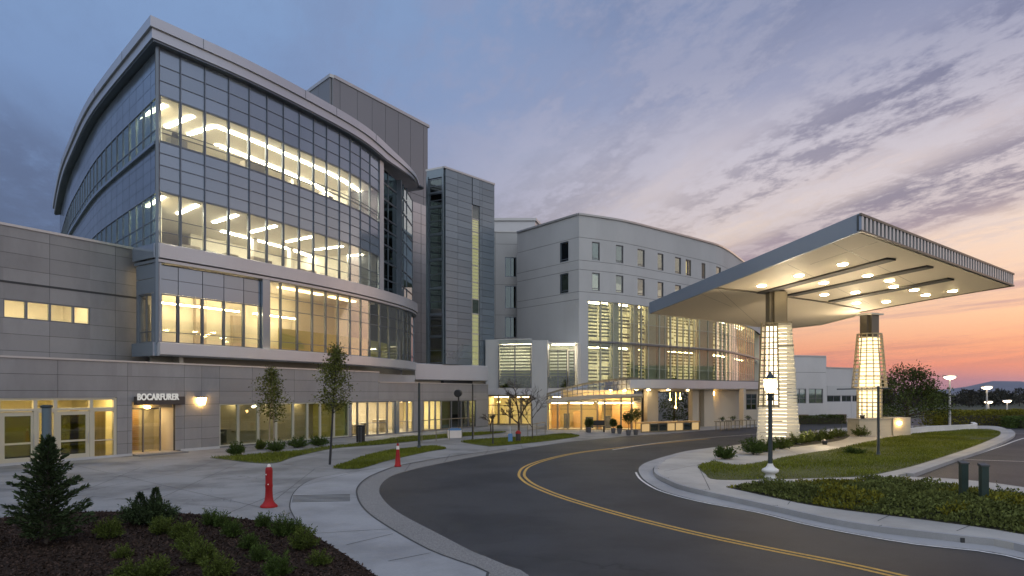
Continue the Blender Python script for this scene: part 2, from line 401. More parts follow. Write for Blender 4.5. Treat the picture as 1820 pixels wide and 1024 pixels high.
rightc = er([(0, (150, 110, 135)), (.018, (168, 114, 140)), (.035, (226, 134, 118)), (.06, (240, 162, 128)), (.10, (248, 196, 160)), (.145, (244, 206, 180)), (.22, (238, 216, 202)), (.31, (218, 205, 208)), (.42, (156, 158, 184)), (.55, (124, 134, 168)), (1.5, (92, 108, 150))])
xh = math_n(nt, 'DIVIDE', x, math_n(nt, 'MAXIMUM', h, .02)); yh = math_n(nt, 'DIVIDE', y, math_n(nt, 'MAXIMUM', h, .02))
fr = math_n(nt, 'MULTIPLY', ss(xh, -.42, .50), ss(yh, -.75, .25))
clear = mixc(nt, fr, leftc, rightc)
# clouds on a flat layer seen in perspective, drawn out along one wind direction
zc = math_n(nt, 'MAXIMUM', math_n(nt, 'ADD', z, .07), .03)
cu, cv = math_n(nt, 'DIVIDE', x, zc), math_n(nt, 'DIVIDE', y, zc)
dx, dy = -.33, .944
u = math_n(nt, 'ADD', math_n(nt, 'MULTIPLY', cu, dx), math_n(nt, 'MULTIPLY', cv, dy))
v = math_n(nt, 'SUBTRACT', math_n(nt, 'MULTIPLY', cu, dy), math_n(nt, 'MULTIPLY', cv, dx))
def cvec(su, sv, w):
    c = nt.nodes.new('ShaderNodeCombineXYZ'); L(math_n(nt, 'MULTIPLY', u, su), c.inputs[0]); L(math_n(nt, 'MULTIPLY', v, sv), c.inputs[1]); c.inputs[2].default_value = w; return c.outputs[0]
big = noise(nt, cvec(.20, .75, 3.3), 1.0, 11, .64)
mott = noise(nt, cvec(1.3, 2.2, 9.1), 2.8, 11, .70)
mix_ = math_n(nt, 'ADD', math_n(nt, 'MULTIPLY', big, .70), math_n(nt, 'MULTIPLY', mott, .30))
dens = math_n(nt, 'MULTIPLY', math_n(nt, 'MULTIPLY', ss(mix_, .475, .62), ss(e, .0, .05)), math_n(nt, 'MULTIPLY_ADD', ss(xh, -.45, .35), .65, .35))
vn = math_n(nt, 'ADD', v, math_n(nt, 'MULTIPLY_ADD', mix_, .9, -.47))
def bump_(a, b_, c_, d_): return math_n(nt, 'MULTIPLY', ss(vn, a, b_), math_n(nt, 'SUBTRACT', 1.0, ss(vn, c_, d_)))
side = ss(xh, .06, .32)
b1 = math_n(nt, 'MULTIPLY', math_n(nt, 'MULTIPLY', bump_(1.92, 2.26, 2.56, 3.0), side), .95)
b2 = math_n(nt, 'MULTIPLY', math_n(nt, 'MULTIPLY', bump_(1.30, 1.62, 1.80, 2.02), ss(xh, .0, .45)), .8)
stn = nt.nodes.new('ShaderNodeCombineXYZ'); L(math_n(nt, 'MULTIPLY', xh, 2.2), stn.inputs[0]); L(math_n(nt, 'MULTIPLY_ADD', e, 38, math_n(nt, 'MULTIPLY', xh, -3.0)), stn.inputs[1])
b3 = math_n(nt, 'MULTIPLY', math_n(nt, 'MULTIPLY', ss(noise(nt, stn.outputs[0], 1.0, 5, .6), .50, .66), math_n(nt, 'MULTIPLY', ss(e, .015, .05), math_n(nt, 'SUBTRACT', 1.0, ss(e, .12, .19)))), .8)
lf = math_n(nt, 'MULTIPLY', math_n(nt, 'MULTIPLY', ss(math_n(nt, 'ADD', xh, math_n(nt, 'MULTIPLY_ADD', mott, .55, -.28)), -.42, -.62), ss(math_n(nt, 'ADD', e, math_n(nt, 'MULTIPLY_ADD', big, -.5, .25)), .40, .24)), .85)
mt = ss(mott, .42, .60)
dens = math_n(nt, 'MAXIMUM', math_n(nt, 'MAXIMUM', math_n(nt, 'MULTIPLY', dens, .62), math_n(nt, 'MAXIMUM', b1, math_n(nt, 'MULTIPLY', b2, math_n(nt, 'MULTIPLY_ADD', mt, -.55, 1.0)))), math_n(nt, 'MAXIMUM', b3, lf))
dark_l = er([(0, (70, 80, 106)), (.2, (82, 94, 124)), (.5, (98, 112, 148)), (1.5, (80, 95, 130))])
dark_r = er([(0, (140, 98, 125)), (.06, (196, 122, 122)), (.10, (182, 140, 150)), (.16, (160, 136, 156)), (.25, (104, 102, 134)), (.5, (94, 102, 136)), (1.5, (84, 96, 130))])
darkc = mixc(nt, fr, dark_l, dark_r)
c1 = mixc(nt, math_n(nt, 'MULTIPLY', dens, .85), clear, darkc)
# thin pale veil with mottling
veil = math_n(nt, 'MULTIPLY', math_n(nt, 'MULTIPLY', ss(mott, .42, .60), ss(e, .10, .30)), math_n(nt, 'MULTIPLY', ss(xh, -.42, .14), .85))
c2 = mixc(nt, veil, c1, mixc(nt, fr, lin(138, 150, 186), er([(0, (235, 205, 190)), (.22, (228, 212, 210)), (.34, (200, 194, 206)), (.46, (160, 162, 186)), (.7, (136, 146, 176))])))
sky = nt.nodes.new('ShaderNodeTexSky'); sky.sky_type = 'NISHITA'; sky.sun_disc = False; sky.sun_elevation = SUN_EL; sky.sun_rotation = SUN_AZ
bg1 = nt.nodes.new('ShaderNodeBackground'); bg1.inputs[1].default_value = .018; L(sky.outputs[0], bg1.inputs[0])
back = ss(yh, .35, -.55)                                              # unseen sky made brighter behind the viewer and overhead, added to fill the facades
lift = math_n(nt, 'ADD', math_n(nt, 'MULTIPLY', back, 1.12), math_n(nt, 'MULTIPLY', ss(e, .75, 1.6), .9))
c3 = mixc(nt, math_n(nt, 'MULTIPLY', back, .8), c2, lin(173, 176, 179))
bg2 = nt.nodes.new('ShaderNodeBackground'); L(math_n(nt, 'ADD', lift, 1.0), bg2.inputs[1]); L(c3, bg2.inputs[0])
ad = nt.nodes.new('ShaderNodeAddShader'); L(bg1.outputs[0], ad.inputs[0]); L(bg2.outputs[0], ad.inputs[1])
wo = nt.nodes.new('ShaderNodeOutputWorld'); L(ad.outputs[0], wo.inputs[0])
sd = Vector((math.sin(SUN_AZ) * math.cos(SUN_EL), math.cos(SUN_AZ) * math.cos(SUN_EL), math.sin(SUN_EL)))
so = light('sun', 'SUN', (0, 0, 60), .14, (1, .78, .64), R(20)); so.rotation_euler = sd.to_track_quat('Z', 'Y').to_euler()
S.view_settings.view_transform = 'Standard'; S.view_settings.look = 'None'; S.view_settings.exposure = 0; S.view_settings.gamma = 1

# ------------------------------------------------------------------ ground
def poly(pts, z=0.0): return [G(a, b, z) for a, b in pts]
def smooth(pts, step=.5): return [Vector((p.x, p.y, 0)) for p in (Vector((q.x, q.y, 0)) for q in catmull(pts, step))]
def sheet(P, z0, z1, name, m): b = MB(); b.prism(P, z0, z1); return struct(b, name, m)
def strip(P, w, z, name, m, off=0):                  # flat painted strip along a polyline
    pa = Path([(p[0], p[1]) for p in P]); b = MB(); n = max(4, int(pa.L / .5)); vs = []
    for i in range(n + 1):
        q = pa.L * i / n; a, c = pa.pt(q, off - w / 2), pa.pt(q, off + w / 2); vs += [(a.x, a.y, z), (c.x, c.y, z)]
    b.add(vs, [(2 * i, 2 * i + 1, 2 * i + 3, 2 * i + 2) for i in range(n)]); return struct(b, name, m)

gb = MB(); gb.add([(-9000, -9000, -.06), (9000, -9000, -.06), (9000, 9000, -.06), (-9000, 9000, -.06)], [(0, 1, 2, 3)]); struct(gb, 'ground', M['field'])
sheet([(-30, -10), (60, -10), (75, 45), (75, 80), (40, 82), (-4, 72), (-20, 40)], -.05, 0.0, 'road', M['asphalt'])

road_left = [(940, 1024), (900, 1006), (860, 989), (839, 981), (780, 950), (717, 917), (690, 898), (677, 882), (674, 873), (677, 862), (690, 850), (706, 842.6), (735, 834.5), (759, 829), (828, 815), (901, 802.5), (997, 788), (1107, 776.5), (1203, 769.8), (1272, 763.8), (1345, 758.6)]
gut_left = [(872, 1024), (773, 984), (706, 948), (659, 917), (640, 896), (634, 878.6), (635, 869), (642, 859), (656, 848.5), (670, 842), (703, 830), (745, 821.5), (786, 814.5), (856, 804.5), (901, 798.5)]
RL_ = smooth([(-.1, 10.0), *[(p.x, p.y) for p in poly(road_left)]])
GL_ = smooth([(-.9, 10.0), *[(p.x, p.y) for p in poly(gut_left)]])
# gutter apron of exposed aggregate
sheet(RL_[:[i for i, p in enumerate(RL_) if p.y > 36][0]] + list(reversed(GL_)), -.04, .012, 'gutter', M['gutter'])
far_edge = [p for p in RL_ if p.y > 35.5]
pave = [(-1.5, 2), (-40, 2), (-40, 40), (-16, 66), (26, 66)] + [(p.x, p.y) for p in reversed(far_edge)] + [(p.x, p.y) for p in reversed(GL_)]
sheet(pave, -.045, .02, 'pavement', M['concrete'])
# lighter walk along the kerb, bounded by a tooled joint
walk_in = smooth([(-4.0, 8.0), (-2.6, 11.2)] + [(p.x, p.y) for p in poly([(665, 1024), (600, 979.5), (557, 953), (534, 937), (518, 912), (515, 898), (523, 876), (545, 858), (575, 848), (620, 841), (680, 832)])])
walk_out = [p for p in GL_ if p.y < 3639 / 131]
sheet(walk_in + list(reversed(walk_out)), 0, .024, 'walkway', M['concrete2'])
strip([(p.x, p.y) for p in walk_in[14:]], .03, .0285, 'pavement_joint', M['joint'])
strip([(p.x, p.y) for p in GL_], .05, .0285, 'gutter_joint', M['joint'], .0)
for a, b in (((690, 1000), (766, 985)), ((560, 950), (700, 942)), ((615, 971), (698, 951)), ((520, 889), (634, 886)), ((680, 832), (1030, 783))):
    p, q = G(*a), G(*b); strip([(p.x, p.y), (q.x, q.y)], .018, .0285, 'pavement_joint', M['joint'])
for a, b in (((395, 918), (508, 872)), ((508, 872), (640, 838)), ((0, 905), (330, 838)), ((120, 825), (470, 905)), ((330, 838), (400, 814)), ((500, 826), (600, 836))):
    p, q = G(*a), G(*b); strip([(p.x, p.y), (q.x, q.y)], .02, .0245, 'pavement_joint', M['joint'])
# darker walk between the lawn strips
sheet([(p.x, p.y) for p in poly([(500, 826), (600, 832), (640, 815), (706, 799), (768, 793), (860, 783), (845, 776), (760, 786), (600, 803)])], 0, .026, 'path', M['concretedark'])
for a, b in (((0, 870), (420, 905)), ((210, 838), (470, 858)), ((60, 910), (250, 832)), ((230, 912), (420, 826)), ((470, 905), (560, 834)), ((720, 838), (730, 824)), ((790, 822), (800, 808)), ((860, 812), (868, 800)), ((1030, 783), (1120, 772)), ((930, 800), (925, 789))):
    p, q = G(*a), G(*b); strip([(p.x, p.y), (q.x, q.y)], .018, .0249, 'pavement_joint', M['joint'])
# ribbed warning strip in the walk
wb = MB()
for i in range(6):
    a, b = G(519 + i * .4, 892 - i * 2.2, .03), G(622, 890 - i * 2.2, .03); wb.bar(a, b, .05, .012)
struct(wb, 'walkway_ribs', M['plate'])

# island on the right
ISL_front = [(2600, 1230), (2200, 1090), (1820, 969), (1705, 952), (1517, 929), (1352, 894.5), (1220, 865), (1188, 853), (1168, 843), (1163, 836), (1166, 828), (1177, 818), (1199, 809)]
ISL_back = [(1240, 803), (1285, 795), (1331, 787), (1380, 778), (1420, 769.5), (1460, 764), (1505, 760), (1600, 757), (1700, 756), (1765, 757), (1790, 763), (1797, 770), (1786, 779), (1740, 798), (1690, 814), (1648, 828), (1610, 841), (1597, 846), (1700, 851.5), (1820, 866), (2200, 930), (2700, 1050)]
KT = .14
isl = smooth([(p.x, p.y) for p in poly(ISL_front + ISL_back, KT)], .4)
b = MB(); b.prism(isl, -.03, KT); struct(b, 'island_pavement', M['warmwalk'])
ki = Path([(p.x, p.y) for p in poly(ISL_front, KT)]); kb = MB()
ribbon(kb, ki, 0, ki.L, [(-.02, -.02), (.16, -.02), (.145, KT - .01), (.12, KT + .006), (-.02, KT + .006)], 90); struct(kb, 'kerb', M['kerb'])
kb = MB()
for k in range(1, int(ki.L / 3)): cell(kb, ki, k * 3.0, k * 3.0 + .014, -.01, KT + .008, .0, .163)
struct(kb, 'kerb_joints', M['joint'])
for a, b in (((1262, 871), (1240, 826)), ((1180, 838), (1262, 822)), ((1400, 897), (1420, 872)), ((1560, 926), (1590, 912)), ((1700, 944), (1735, 930)), ((1300, 812), (1290, 800)), ((1420, 808), (1400, 800)), ((1530, 789), (1510, 783))):
    p, q = G(*a, KT), G(*b, KT); strip([(p.x, p.y), (q.x, q.y)], .018, KT + .005, 'pavement_joint', M['joint'])
kj = Path([(p.x, p.y) for p in poly(ISL_back[10:17], KT)]); kb = MB()
ribbon(kb, kj, 0, kj.L, [(-.25, -.02), (.12, -.02), (.11, KT), (.09, KT + .006), (-.25, KT + .006)], 40); struct(kb, 'kerb', M['kerb'])
gout = [(2600, 1290), (2200, 1130), (1820, 993), (1616, 965), (1451, 935), (1352, 911), (1254, 893), (1188, 876), (1161, 864), (1142, 850), (1135, 836), (1140, 827.5), (1155, 820), (1188, 810), (1221, 802), (1276, 794.5)]
go = smooth([(p.x, p.y) for p in poly(gout)], .4); gi = smooth([(p.x, p.y) for p in poly([(2600, 1250), (2200, 1105), (1820, 980), (1705, 963), (1517, 939), (1352, 903), (1220, 874), (1188, 862), (1166, 850), (1161, 838), (1165, 829), (1199, 811), (1285, 797)])], .4)
sheet(go + list(reversed(gi)), -.03, .010, 'gutter', M['kerb'])
strip([(p.x, p.y) for p in go if p.y < 26], .07, .0145, 'road_edge_line', M['whiteline'], -.12)
# kerb slot drain
kd = MB(); p = G(1705, 957, .06); kd.box((p.x, p.y - .03, .055), (.14, .3, .10), 0); struct(kd, 'kerb_drain', M['joint'])
# road markings
yl = [(1900, 1100), (1605, 1026), (1489, 1000), (1352, 973), (1220, 944.5), (1100, 914), (1000, 884), (950, 864), (932, 852), (927, 842), (938, 829), (975, 816), (1030, 804.5), (1100, 796), (1180, 787.5), (1260, 780)]
ylp = [(p.x, p.y) for p in poly(yl)]
strip(ylp, .10, .005, 'centre_line', M['yellowline'], -.10); strip(ylp, .10, .005, 'centre_line', M['yellowline'], .10)
strip([(p.x, p.y) for p in poly([(1070, 799), (1150, 787), (1240, 778), (1345, 770)])], .10, .006, 'lane_line', M['whiteline'], .6)
for pts in ([(1560, 850), (1599, 843), (1650, 832), (1714, 815), (1780, 793), (1820, 779), (1900, 758)], [(1714, 817), (1820, 820.5), (1900, 823)], [(1720, 779.5), (1790, 781)], [(1800, 770), (1900, 772)]):
    strip([(p.x, p.y) for p in poly(pts)], .11, .006, 'parking_line', M['whiteline'])
# lawns and beds (sheets)
LAWN = [(1240, 831), (1247, 826), (1262, 821.5), (1271, 820), (1311, 827.5), (1375, 817.6), (1430, 806.6), (1500, 795.6), (1583, 777.5), (1640, 770), (1724, 763.5), (1758, 763), (1774, 767), (1778, 772), (1766, 779), (1724, 796), (1648, 821), (1583, 838), (1527, 847), (1451, 850), (1381, 852), (1274, 852.6), (1253, 842)]
BED2 = [(1291, 866), (1385, 872), (1457, 871), (1583, 869), (1640, 873), (1714, 884), (1820, 901), (2100, 950), (2100, 1010), (1820, 950), (1682, 929), (1550, 912.7), (1451, 899.5), (1368, 883)]
MULCH = [(-60, 922), (0, 921), (99, 912), (214, 910), (313, 912.5), (396, 919), (478, 929), (530, 935), (557, 952), (600, 978), (665, 1022), (760, 1090), (200, 1150), (-300, 1150)]
SA = [(373, 814), (476, 824), (527, 811.5), (594, 797.5), (678, 790.5), (790, 779), (860, 773), (900, 768), (860, 768), (790, 772), (706, 779), (622, 790), (538, 800), (468, 807), (406, 811.5)]
SB = [(591, 832.5), (636, 834), (692, 818.5), (762, 803), (793, 797.5), (768, 793), (706, 799), (636, 815.7)]
SC = [(818, 786), (860, 792.5), (887, 792.8), (983, 783), (1030, 775), (997, 772), (942, 776), (870, 781)]
STRIP3 = [(1398, 796), (1440, 791), (1500, 781), (1506, 770), (1440, 775), (1405, 783)]
PATCH = {}
for nm, pts, zz, mm in (('lawn', LAWN, KT, 'grassbase'), ('planting_bed', BED2, KT, 'soil'), ('mulch_bed', MULCH, .02, 'mulch'), ('lawn', SA, .02, 'grassbase'), ('lawn', SB, .02, 'grassbase'), ('lawn', SC, .02, 'grassbase'), ('planting_bed', STRIP3, KT, 'soil')):
    P = smooth([(p.x, p.y) for p in poly(pts + pts[:1], zz)], .4)[:-1]; PATCH[len(PATCH)] = P
    sheet(P, -.02, zz + .012, nm, M[mm])
LAWN_P, BED2_P, MULCH_P, SA_P, SB_P, SC_P, ST3_P = [PATCH[i] for i in range(7)]

# ------------------------------------------------------------------ plants
def leafmesh(name, m, P, D, size, width, parent=None, up=None, trunc=None):
    """rhombic leaves: P base points, D directions, size length per leaf"""
    n = len(P); D = D / np.maximum(np.linalg.norm(D, axis=1, keepdims=True), 1e-6)
    rnd = RNG.normal(size=(n, 3)); sd_ = np.cross(D, rnd); sd_ /= np.maximum(np.linalg.norm(sd_, axis=1, keepdims=True), 1e-6)
    size = np.broadcast_to(np.asarray(size, float), (n,))[:, None]; wd = size * width
    V = np.empty((n, 4, 3)); V[:, 0] = P; V[:, 1] = P + D * size * .5 + sd_ * wd * .5; V[:, 2] = P + D * size; V[:, 3] = P + D * size * .5 - sd_ * wd * .5
    o0 = origin(parent); V = V.reshape(-1, 3) - np.array(o0)
    me = bpy.data.meshes.new(name); me.vertices.add(4 * n); me.vertices.foreach_set('co', V.ravel().astype(np.float32))
    me.loops.add(4 * n); me.loops.foreach_set('vertex_index', np.arange(4 * n, dtype=np.int32)); me.polygons.add(n)
    me.polygons.foreach_set('loop_start', np.arange(0, 4 * n, 4, dtype=np.int32)); me.update(); me.validate()
    me.materials.append(m); o = bpy.data.objects.new(name, me); COL.objects.link(o)
    if parent: o.parent = parent; ORG[o.name] = o0
    return o
def rdir(n, up=0): d = RNG.normal(size=(n, 3)); d[:, 2] += up; return d
def inpoly(P, x, y):
    px = np.array([p[0] for p in P]); py = np.array([p[1] for p in P]); r = np.zeros(len(x), bool); j = len(P) - 1
    for i in range(len(P)):
        c = ((py[i] > y) != (py[j] > y)) & (x < (px[j] - px[i]) * (y - py[i]) / (py[j] - py[i] + 1e-12) + px[i]); r ^= c; j = i
    return r
def scatter(P, n):
    xs = [p[0] for p in P]; ys = [p[1] for p in P]; out = np.zeros((0, 2))
    while len(out) < n:
        q = np.column_stack([RNG.uniform(min(xs), max(xs), n * 2), RNG.uniform(min(ys), max(ys), n * 2)]); out = np.vstack([out, q[inpoly(P, q[:, 0], q[:, 1])]])
    return out[:n]
def vnoise(x, y, sc, seed=0):
    r = np.random.default_rng(seed); s_ = 0
    for k in range(6):
        a = r.uniform(0, 6.28); f = sc * r.uniform(.6, 1.9); s_ = s_ + np.sin((x * np.cos(a) + y * np.sin(a)) * f + r.uniform(0, 6.28))
    return s_ / 6
def lawn_blades(P, n, z, h, name='grass'):
    q = scatter(P, n); k = .75 + .6 * vnoise(q[:, 0], q[:, 1], 1.1, 5)
    p = np.column_stack([q, np.full(n, z)]); d = rdir(n) * .45; d[:, 2] = 1
    return tag(leafmesh(name, M['blade'], p, d, h * np.clip(k, .35, 1.5) * RNG.uniform(.6, 1.3, n), .28), kind='stuff')
tag(lawn_blades(LAWN_P, 60000, KT + .01, .10), 'short green lawn on the island beside the canopy')
for P in (SA_P, SB_P, SC_P): lawn_blades(P, 14000, .03, .13)
# mulch chips
q = scatter([(p.x, p.y) for p in MULCH_P], 42000); q = q[(q[:, 1] > 10.5)]; n = len(q)
d = rdir(n); d[:, 2] = np.abs(d[:, 2]) * .35
tag(leafmesh('mulch_chips', M['chip'], np.column_stack([q, np.full(n, .03)]), d, RNG.uniform(.03, .085, n), .5), kind='stuff')
# ground cover in the island bed
q = scatter([(p.x, p.y) for p in BED2_P], 60000); q = q[(q[:, 1] < 26)]; n = len(q)
cl = scatter([(p.x, p.y) for p in BED2_P], 700); cl = cl[cl[:, 1] < 26.5]; cr = RNG.uniform(.16, .46, len(cl)) * (1 + .35 * (RNG.uniform(0, 1, len(cl)) > .88)); hh = np.full(n, .03)
for (ax, ay), r_ in zip(cl, cr): dd = np.hypot(q[:, 0] - ax, q[:, 1] - ay) / r_; hh = np.maximum(hh, np.sqrt(np.clip(1 - dd ** 2, 0, 1)) * r_ * .85)
edge = np.zeros(n)
bp = np.array([(p.x, p.y) for p in BED2_P]); dm = np.full(n, 9.)
for a, c in zip(bp, np.roll(bp, -1, 0)):
    ab = c - a; t = np.clip(((q - a) @ ab) / (ab @ ab + 1e-9), 0, 1); dm = np.minimum(dm, np.linalg.norm(q - a - t[:, None] * ab, axis=1))
hh *= np.clip(dm / .45, .25, 1)
pz = KT + hh * RNG.uniform(.5, 1.0, n)
k2 = (vnoise(q[:, 0], q[:, 1], 2.2, 21) > .16) & (RNG.uniform(0, 1, n) < .75)
tag(leafmesh('ground_cover', M['hedgeyellow'], np.column_stack([q, pz])[k2], rdir(int(k2.sum()), .9), RNG.uniform(.06, .13, int(k2.sum())), .4), kind='stuff')
q, pz = q[~k2], pz[~k2]; n = len(q)
tag(leafmesh('ground_cover', M['cover'], np.column_stack([q, pz]), rdir(n, .7), RNG.uniform(.05, .11, n), .55), kind='stuff')

def bush_mesh(seed, m, w=.6, h=.42, sprigs=70, lps=34, leaf=.06, spread=.95):
    global RNG
    RNG = np.random.default_rng(seed); P = []; D = []
    for k in range(sprigs):
        a = RNG.uniform(0, 2 * math.pi); t = RNG.uniform(.05, 1) ** .6 * spread; d = np.array([math.cos(a) * math.sin(t * 1.45), math.sin(a) * math.sin(t * 1.45), math.cos(t * 1.45) + .15])
        Ln = RNG.uniform(.65, 1.08); base = np.array([math.cos(a), math.sin(a), 0]) * RNG.uniform(0, .12) * w
        for j in range(lps):
            u_ = RNG.uniform(.15, 1); p = base + d * np.array([w / 2, w / 2, h]) * Ln * u_; p[2] += .03 - .1 * h * u_ * u_ * t
            P.append(p + RNG.normal(size=3) * .018); D.append(d * .9 + RNG.normal(size=3) * .55)
    return np.array(P), np.array(D), leaf
def bush(name, label, cat, group, loc, seed, m, **kw):
    P, D, lf = bush_mesh(seed, m, **kw); n = len(P); t = thing(name, label, cat, loc, group)
    st = MB()
    for k in range(7):
        a = k * .9; w = kw.get('w', .6); h = kw.get('h', .42)
        st.tube([Vector(loc) + Vector((0, 0, -.01)), Vector(loc) + Vector((math.cos(a) * w * .28, math.sin(a) * w * .28, h * .62))], [.012, .005], 5)
    st.build('stem', M['bark'], t)
    leafmesh('foliage', m, P + np.array(loc), D, lf * RNG.uniform(.7, 1.3, n), .33, t); return t

BUSHG = 'low spiky shrubs in the mulch bed'
protos = [bush('shrub', '', 'shrub', BUSHG, (0, 0, 0), 11, M['leafbushl'], sprigs=85, lps=40), bush('shrub', '', 'shrub', BUSHG, (0, 0, 0), 12, M['leafbush'], sprigs=75, lps=36, h=.46),
          bush('shrub', '', 'shrub', BUSHG, (0, 0, 0), 13, M['leafbushl'], sprigs=60, lps=36, h=.38, spread=1.05)]
used = set()
spots = [(194, 958, 0, 1.0, 'bright green round shrub in the mulch just beside the small spruce'),
         (290, 950, 0, .95, 'first shrub of the row running towards us from the big double-peaked bush'),
         (325, 959, 0, 1.0, 'second shrub of the row running towards us from the big double-peaked bush'),
         (337, 977, 2, 1.0, 'third shrub of the row running towards us from the big double-peaked bush'),
         (358, 1002, 0, 1.02, 'fourth shrub of the row running towards us from the big double-peaked bush'),
         (384, 1026, 2, 1.0, 'shrub at the near end of the row, cut by the photo bottom edge'),
         (217, 992, 2, .62, 'small thin shrub alone in mulch between the spruce and the shrub row'),
         (231, 1028, 2, .85, 'left shrub of the pair at the bottom edge near the spruce'),
         (280, 1027, 0, .9, 'right shrub of the pair at the bottom edge near the spruce'),
         (373, 934, 1, .80, 'upright dark shrub at the concrete edge behind the shrub row'),
         (396, 938, 1, .75, 'low dark shrub touching the upright dark one at the concrete edge'),
         (414, 955, 1, .88, 'dark shrub inward of the two touching shrubs at the concrete edge'),
         (442, 977, 1, .75, 'dark shrub in the middle of the mulch between row and walkway'),
         (461, 998, 1, .74, 'lone dark shrub nearest to us in the open mulch below the red post'),
         (469, 937, 1, .74, 'dark shrub at the bed edge directly below the red post'),
         (502, 954, 1, .92, 'dark shrub beside the bed corner where the tooled joint begins'),
         (541, 977, 0, 1.0, 'tall bright shrub against the kerbside walkway at the bed corner'),
         (527, 950, 1, .7, 'narrow shrub squeezed behind the tall bright one at the bed corner'),
         (495, 1025, 1, .95, 'dark wide shrub at the bottom edge near the walkway'),
         (567, 1004, 2, .72, 'thin shrub closest to the walkway at the bottom of the bed')]
for i, (a, c, k, sc, lb) in enumerate(spots):
    p = G(a, c, .03); o = protos[k] if k not in used else copy_tree(protos[k]); used.add(k)
    o.location = p; sc *= .86; o.scale = (sc * random.uniform(.95, 1.1), sc * random.uniform(.95, 1.1), sc * random.uniform(.9, 1.1)); o.rotation_euler = (0, 0, i * 1.7); o['label'] = lb
p = G(262, 932, .03)
bush('shrub', 'large dark bush with two pointed peaks at the mulch edge', 'shrub', None, p, 21, M['needle'], w=1.25, h=.52, sprigs=150, lps=55, leaf=.07)
big_ = [o for o in bpy.data.objects if o.get('label', '').startswith('large dark bush')][0]
for k, (ox, oy, hh_) in enumerate(((.16, .05, .78), (-.22, .1, .66))):
    P = []; D = []
    for j in range(900):
        u_ = RNG.uniform(.15, 1); r_ = (1 - u_) * .26 + .02; a = RNG.uniform(0, 6.28)
        P.append((p.x + ox + r_ * math.cos(a) * RNG.uniform(.3, 1), p.y + oy + r_ * math.sin(a), .05 + u_ * hh_)); D.append((math.cos(a), math.sin(a), 1.1))
    leafmesh('foliage', M['needle'], np.array(P), np.array(D) + RNG.normal(size=(900, 3)) * .4, .075, .33, big_)
# shrubs by the low wing and on the island
WG = 'round shrubs along the low wing windows'
for i, (a, c, w, h, lb) in enumerate(((420, 809, .85, .55, 'dark round shrub nearest the wall lamp, alone at the lawn tip'), (490, 802, 1.15, .55, 'wide dark shrub under the thin tree by the olive windows'),
        (529, 796, 1.2, .55, 'shrub between the two slim trees, left of its touching neighbour'), (566, 793, 1.2, .55, 'shrub beside the leaning dark trunk at the end of its row'), (463, 799, .5, .45, 'small pale shrub between the first dark shrub and the thin tree'))):
    bush('shrub', lb, 'shrub', WG, G(a, c, .02), 40 + i, M['leafbush'] if i != 4 else M['leafbushl'], w=w, h=h, sprigs=90, lps=34, leaf=.085)
IG = 'shrubs along the island path'
for i, (a, c, w, h, lb) in enumerate(((1288, 816, .95, .50, 'rounded shrub standing alone at the tip of the island path'), (1339, 808, 1.35, .75, 'tallest rounded shrub in front of the white louvred column'), (1362, 803, 1.0, .5, 'low shrub tucked behind the lamp post at the column foot'), (1388, 798, 1.2, .55, 'leafy shrub at the right foot of the white louvred column'))):
    bush('shrub', lb, 'shrub', IG, G(a, c, KT), 60 + i, M['leafbush'] if i != 3 else M['leafbushl'], w=w, h=h, sprigs=110, lps=38, leaf=.085)
bush('shrub', 'single dark low shrub in the middle of the island lawn', 'shrub', None, G(1518, 808, KT), 66, M['leafbush'], w=1.0, h=.32, sprigs=80, lps=30, leaf=.07)
bush('shrub', 'tiny seedling shrub standing by the pale path near the two bollards', 'shrub', None, G(1780, 893, KT), 67, M['leafdark'], w=.35, h=.42, sprigs=26, lps=18, leaf=.06)
LG = 'leafy shrubs in the strip between column and planter'
for i in range(7):
    a, c = [(1415, 790), (1432, 788), (1450, 785), (1470, 782), (1490, 778), (1530, 776), (1548, 774)][i]
    bush('shrub', ['first leafy shrub right of the white column in the strip', 'second leafy shrub right of the white column in the strip', 'third leafy shrub counted from the white column in the strip', 'fourth leafy shrub counted from the white column in the strip', 'last leafy shrub of the strip before the planter',
         'leafy shrub in front of the stone planter, left one', 'leafy shrub in front of the stone planter, right one'][i], 'shrub', LG, G(a, c, KT), 70 + i, M['leafbushl'], w=1.1, h=.62, sprigs=70, lps=26, leaf=.10)

# young spruce
def spruce(loc, H, Wd):
    t = thing('spruce_tree', 'small dark spruce growing at the edge of the mulch bed', 'tree', loc)
    b = MB(); b.tube([Vector(loc) - Vector((0, 0, .03)), Vector(loc) + Vector((.02, 0, H * .5)), Vector(loc) + Vector((0, .01, H))], [.05, .03, .006], 8); br = MB(); P = []; D = []
    for k in range(104):
        f = (k + .5) / 104; zz = H * (.05 + .93 * f); a = k * 2.4 + random.uniform(-.4, .4); ln = Wd / 2 * (1 - f) ** .8 * random.uniform(.5, 1.45) + .06
        d = Vector((math.cos(a), math.sin(a), .22 + .5 * f)).normalized(); o = Vector(loc) + Vector((0, 0, zz)); e_ = o + d * ln; br.tube([o, o.lerp(e_, .6) - Vector((0, 0, .03 * ln)), e_], [.010, .007, .003], 4, cap=False)
        nt_ = int(24 + ln * 170)
        for j in range(nt_):
            u_ = random.uniform(.1, 1); sd2 = Vector((-d.y, d.x, 0)) * random.uniform(-1, 1) * ln * .38 * (1.15 - u_)
            q = o.lerp(e_, u_) + sd2 + Vector((0, 0, random.uniform(-.03, .03))); P.append(q); D.append(d + sd2 / max(ln, .1) * 2.2 + Vector((random.gauss(0, .35), random.gauss(0, .35), random.gauss(.15, .35))))
    b.build('trunk', M['bark'], t); br.build('branch', M['bark'], t); P = np.array(P); D = np.array(D)
    leafmesh('crown', M['needle'], P, D, RNG.uniform(.05, .12, len(P)), .32, t)
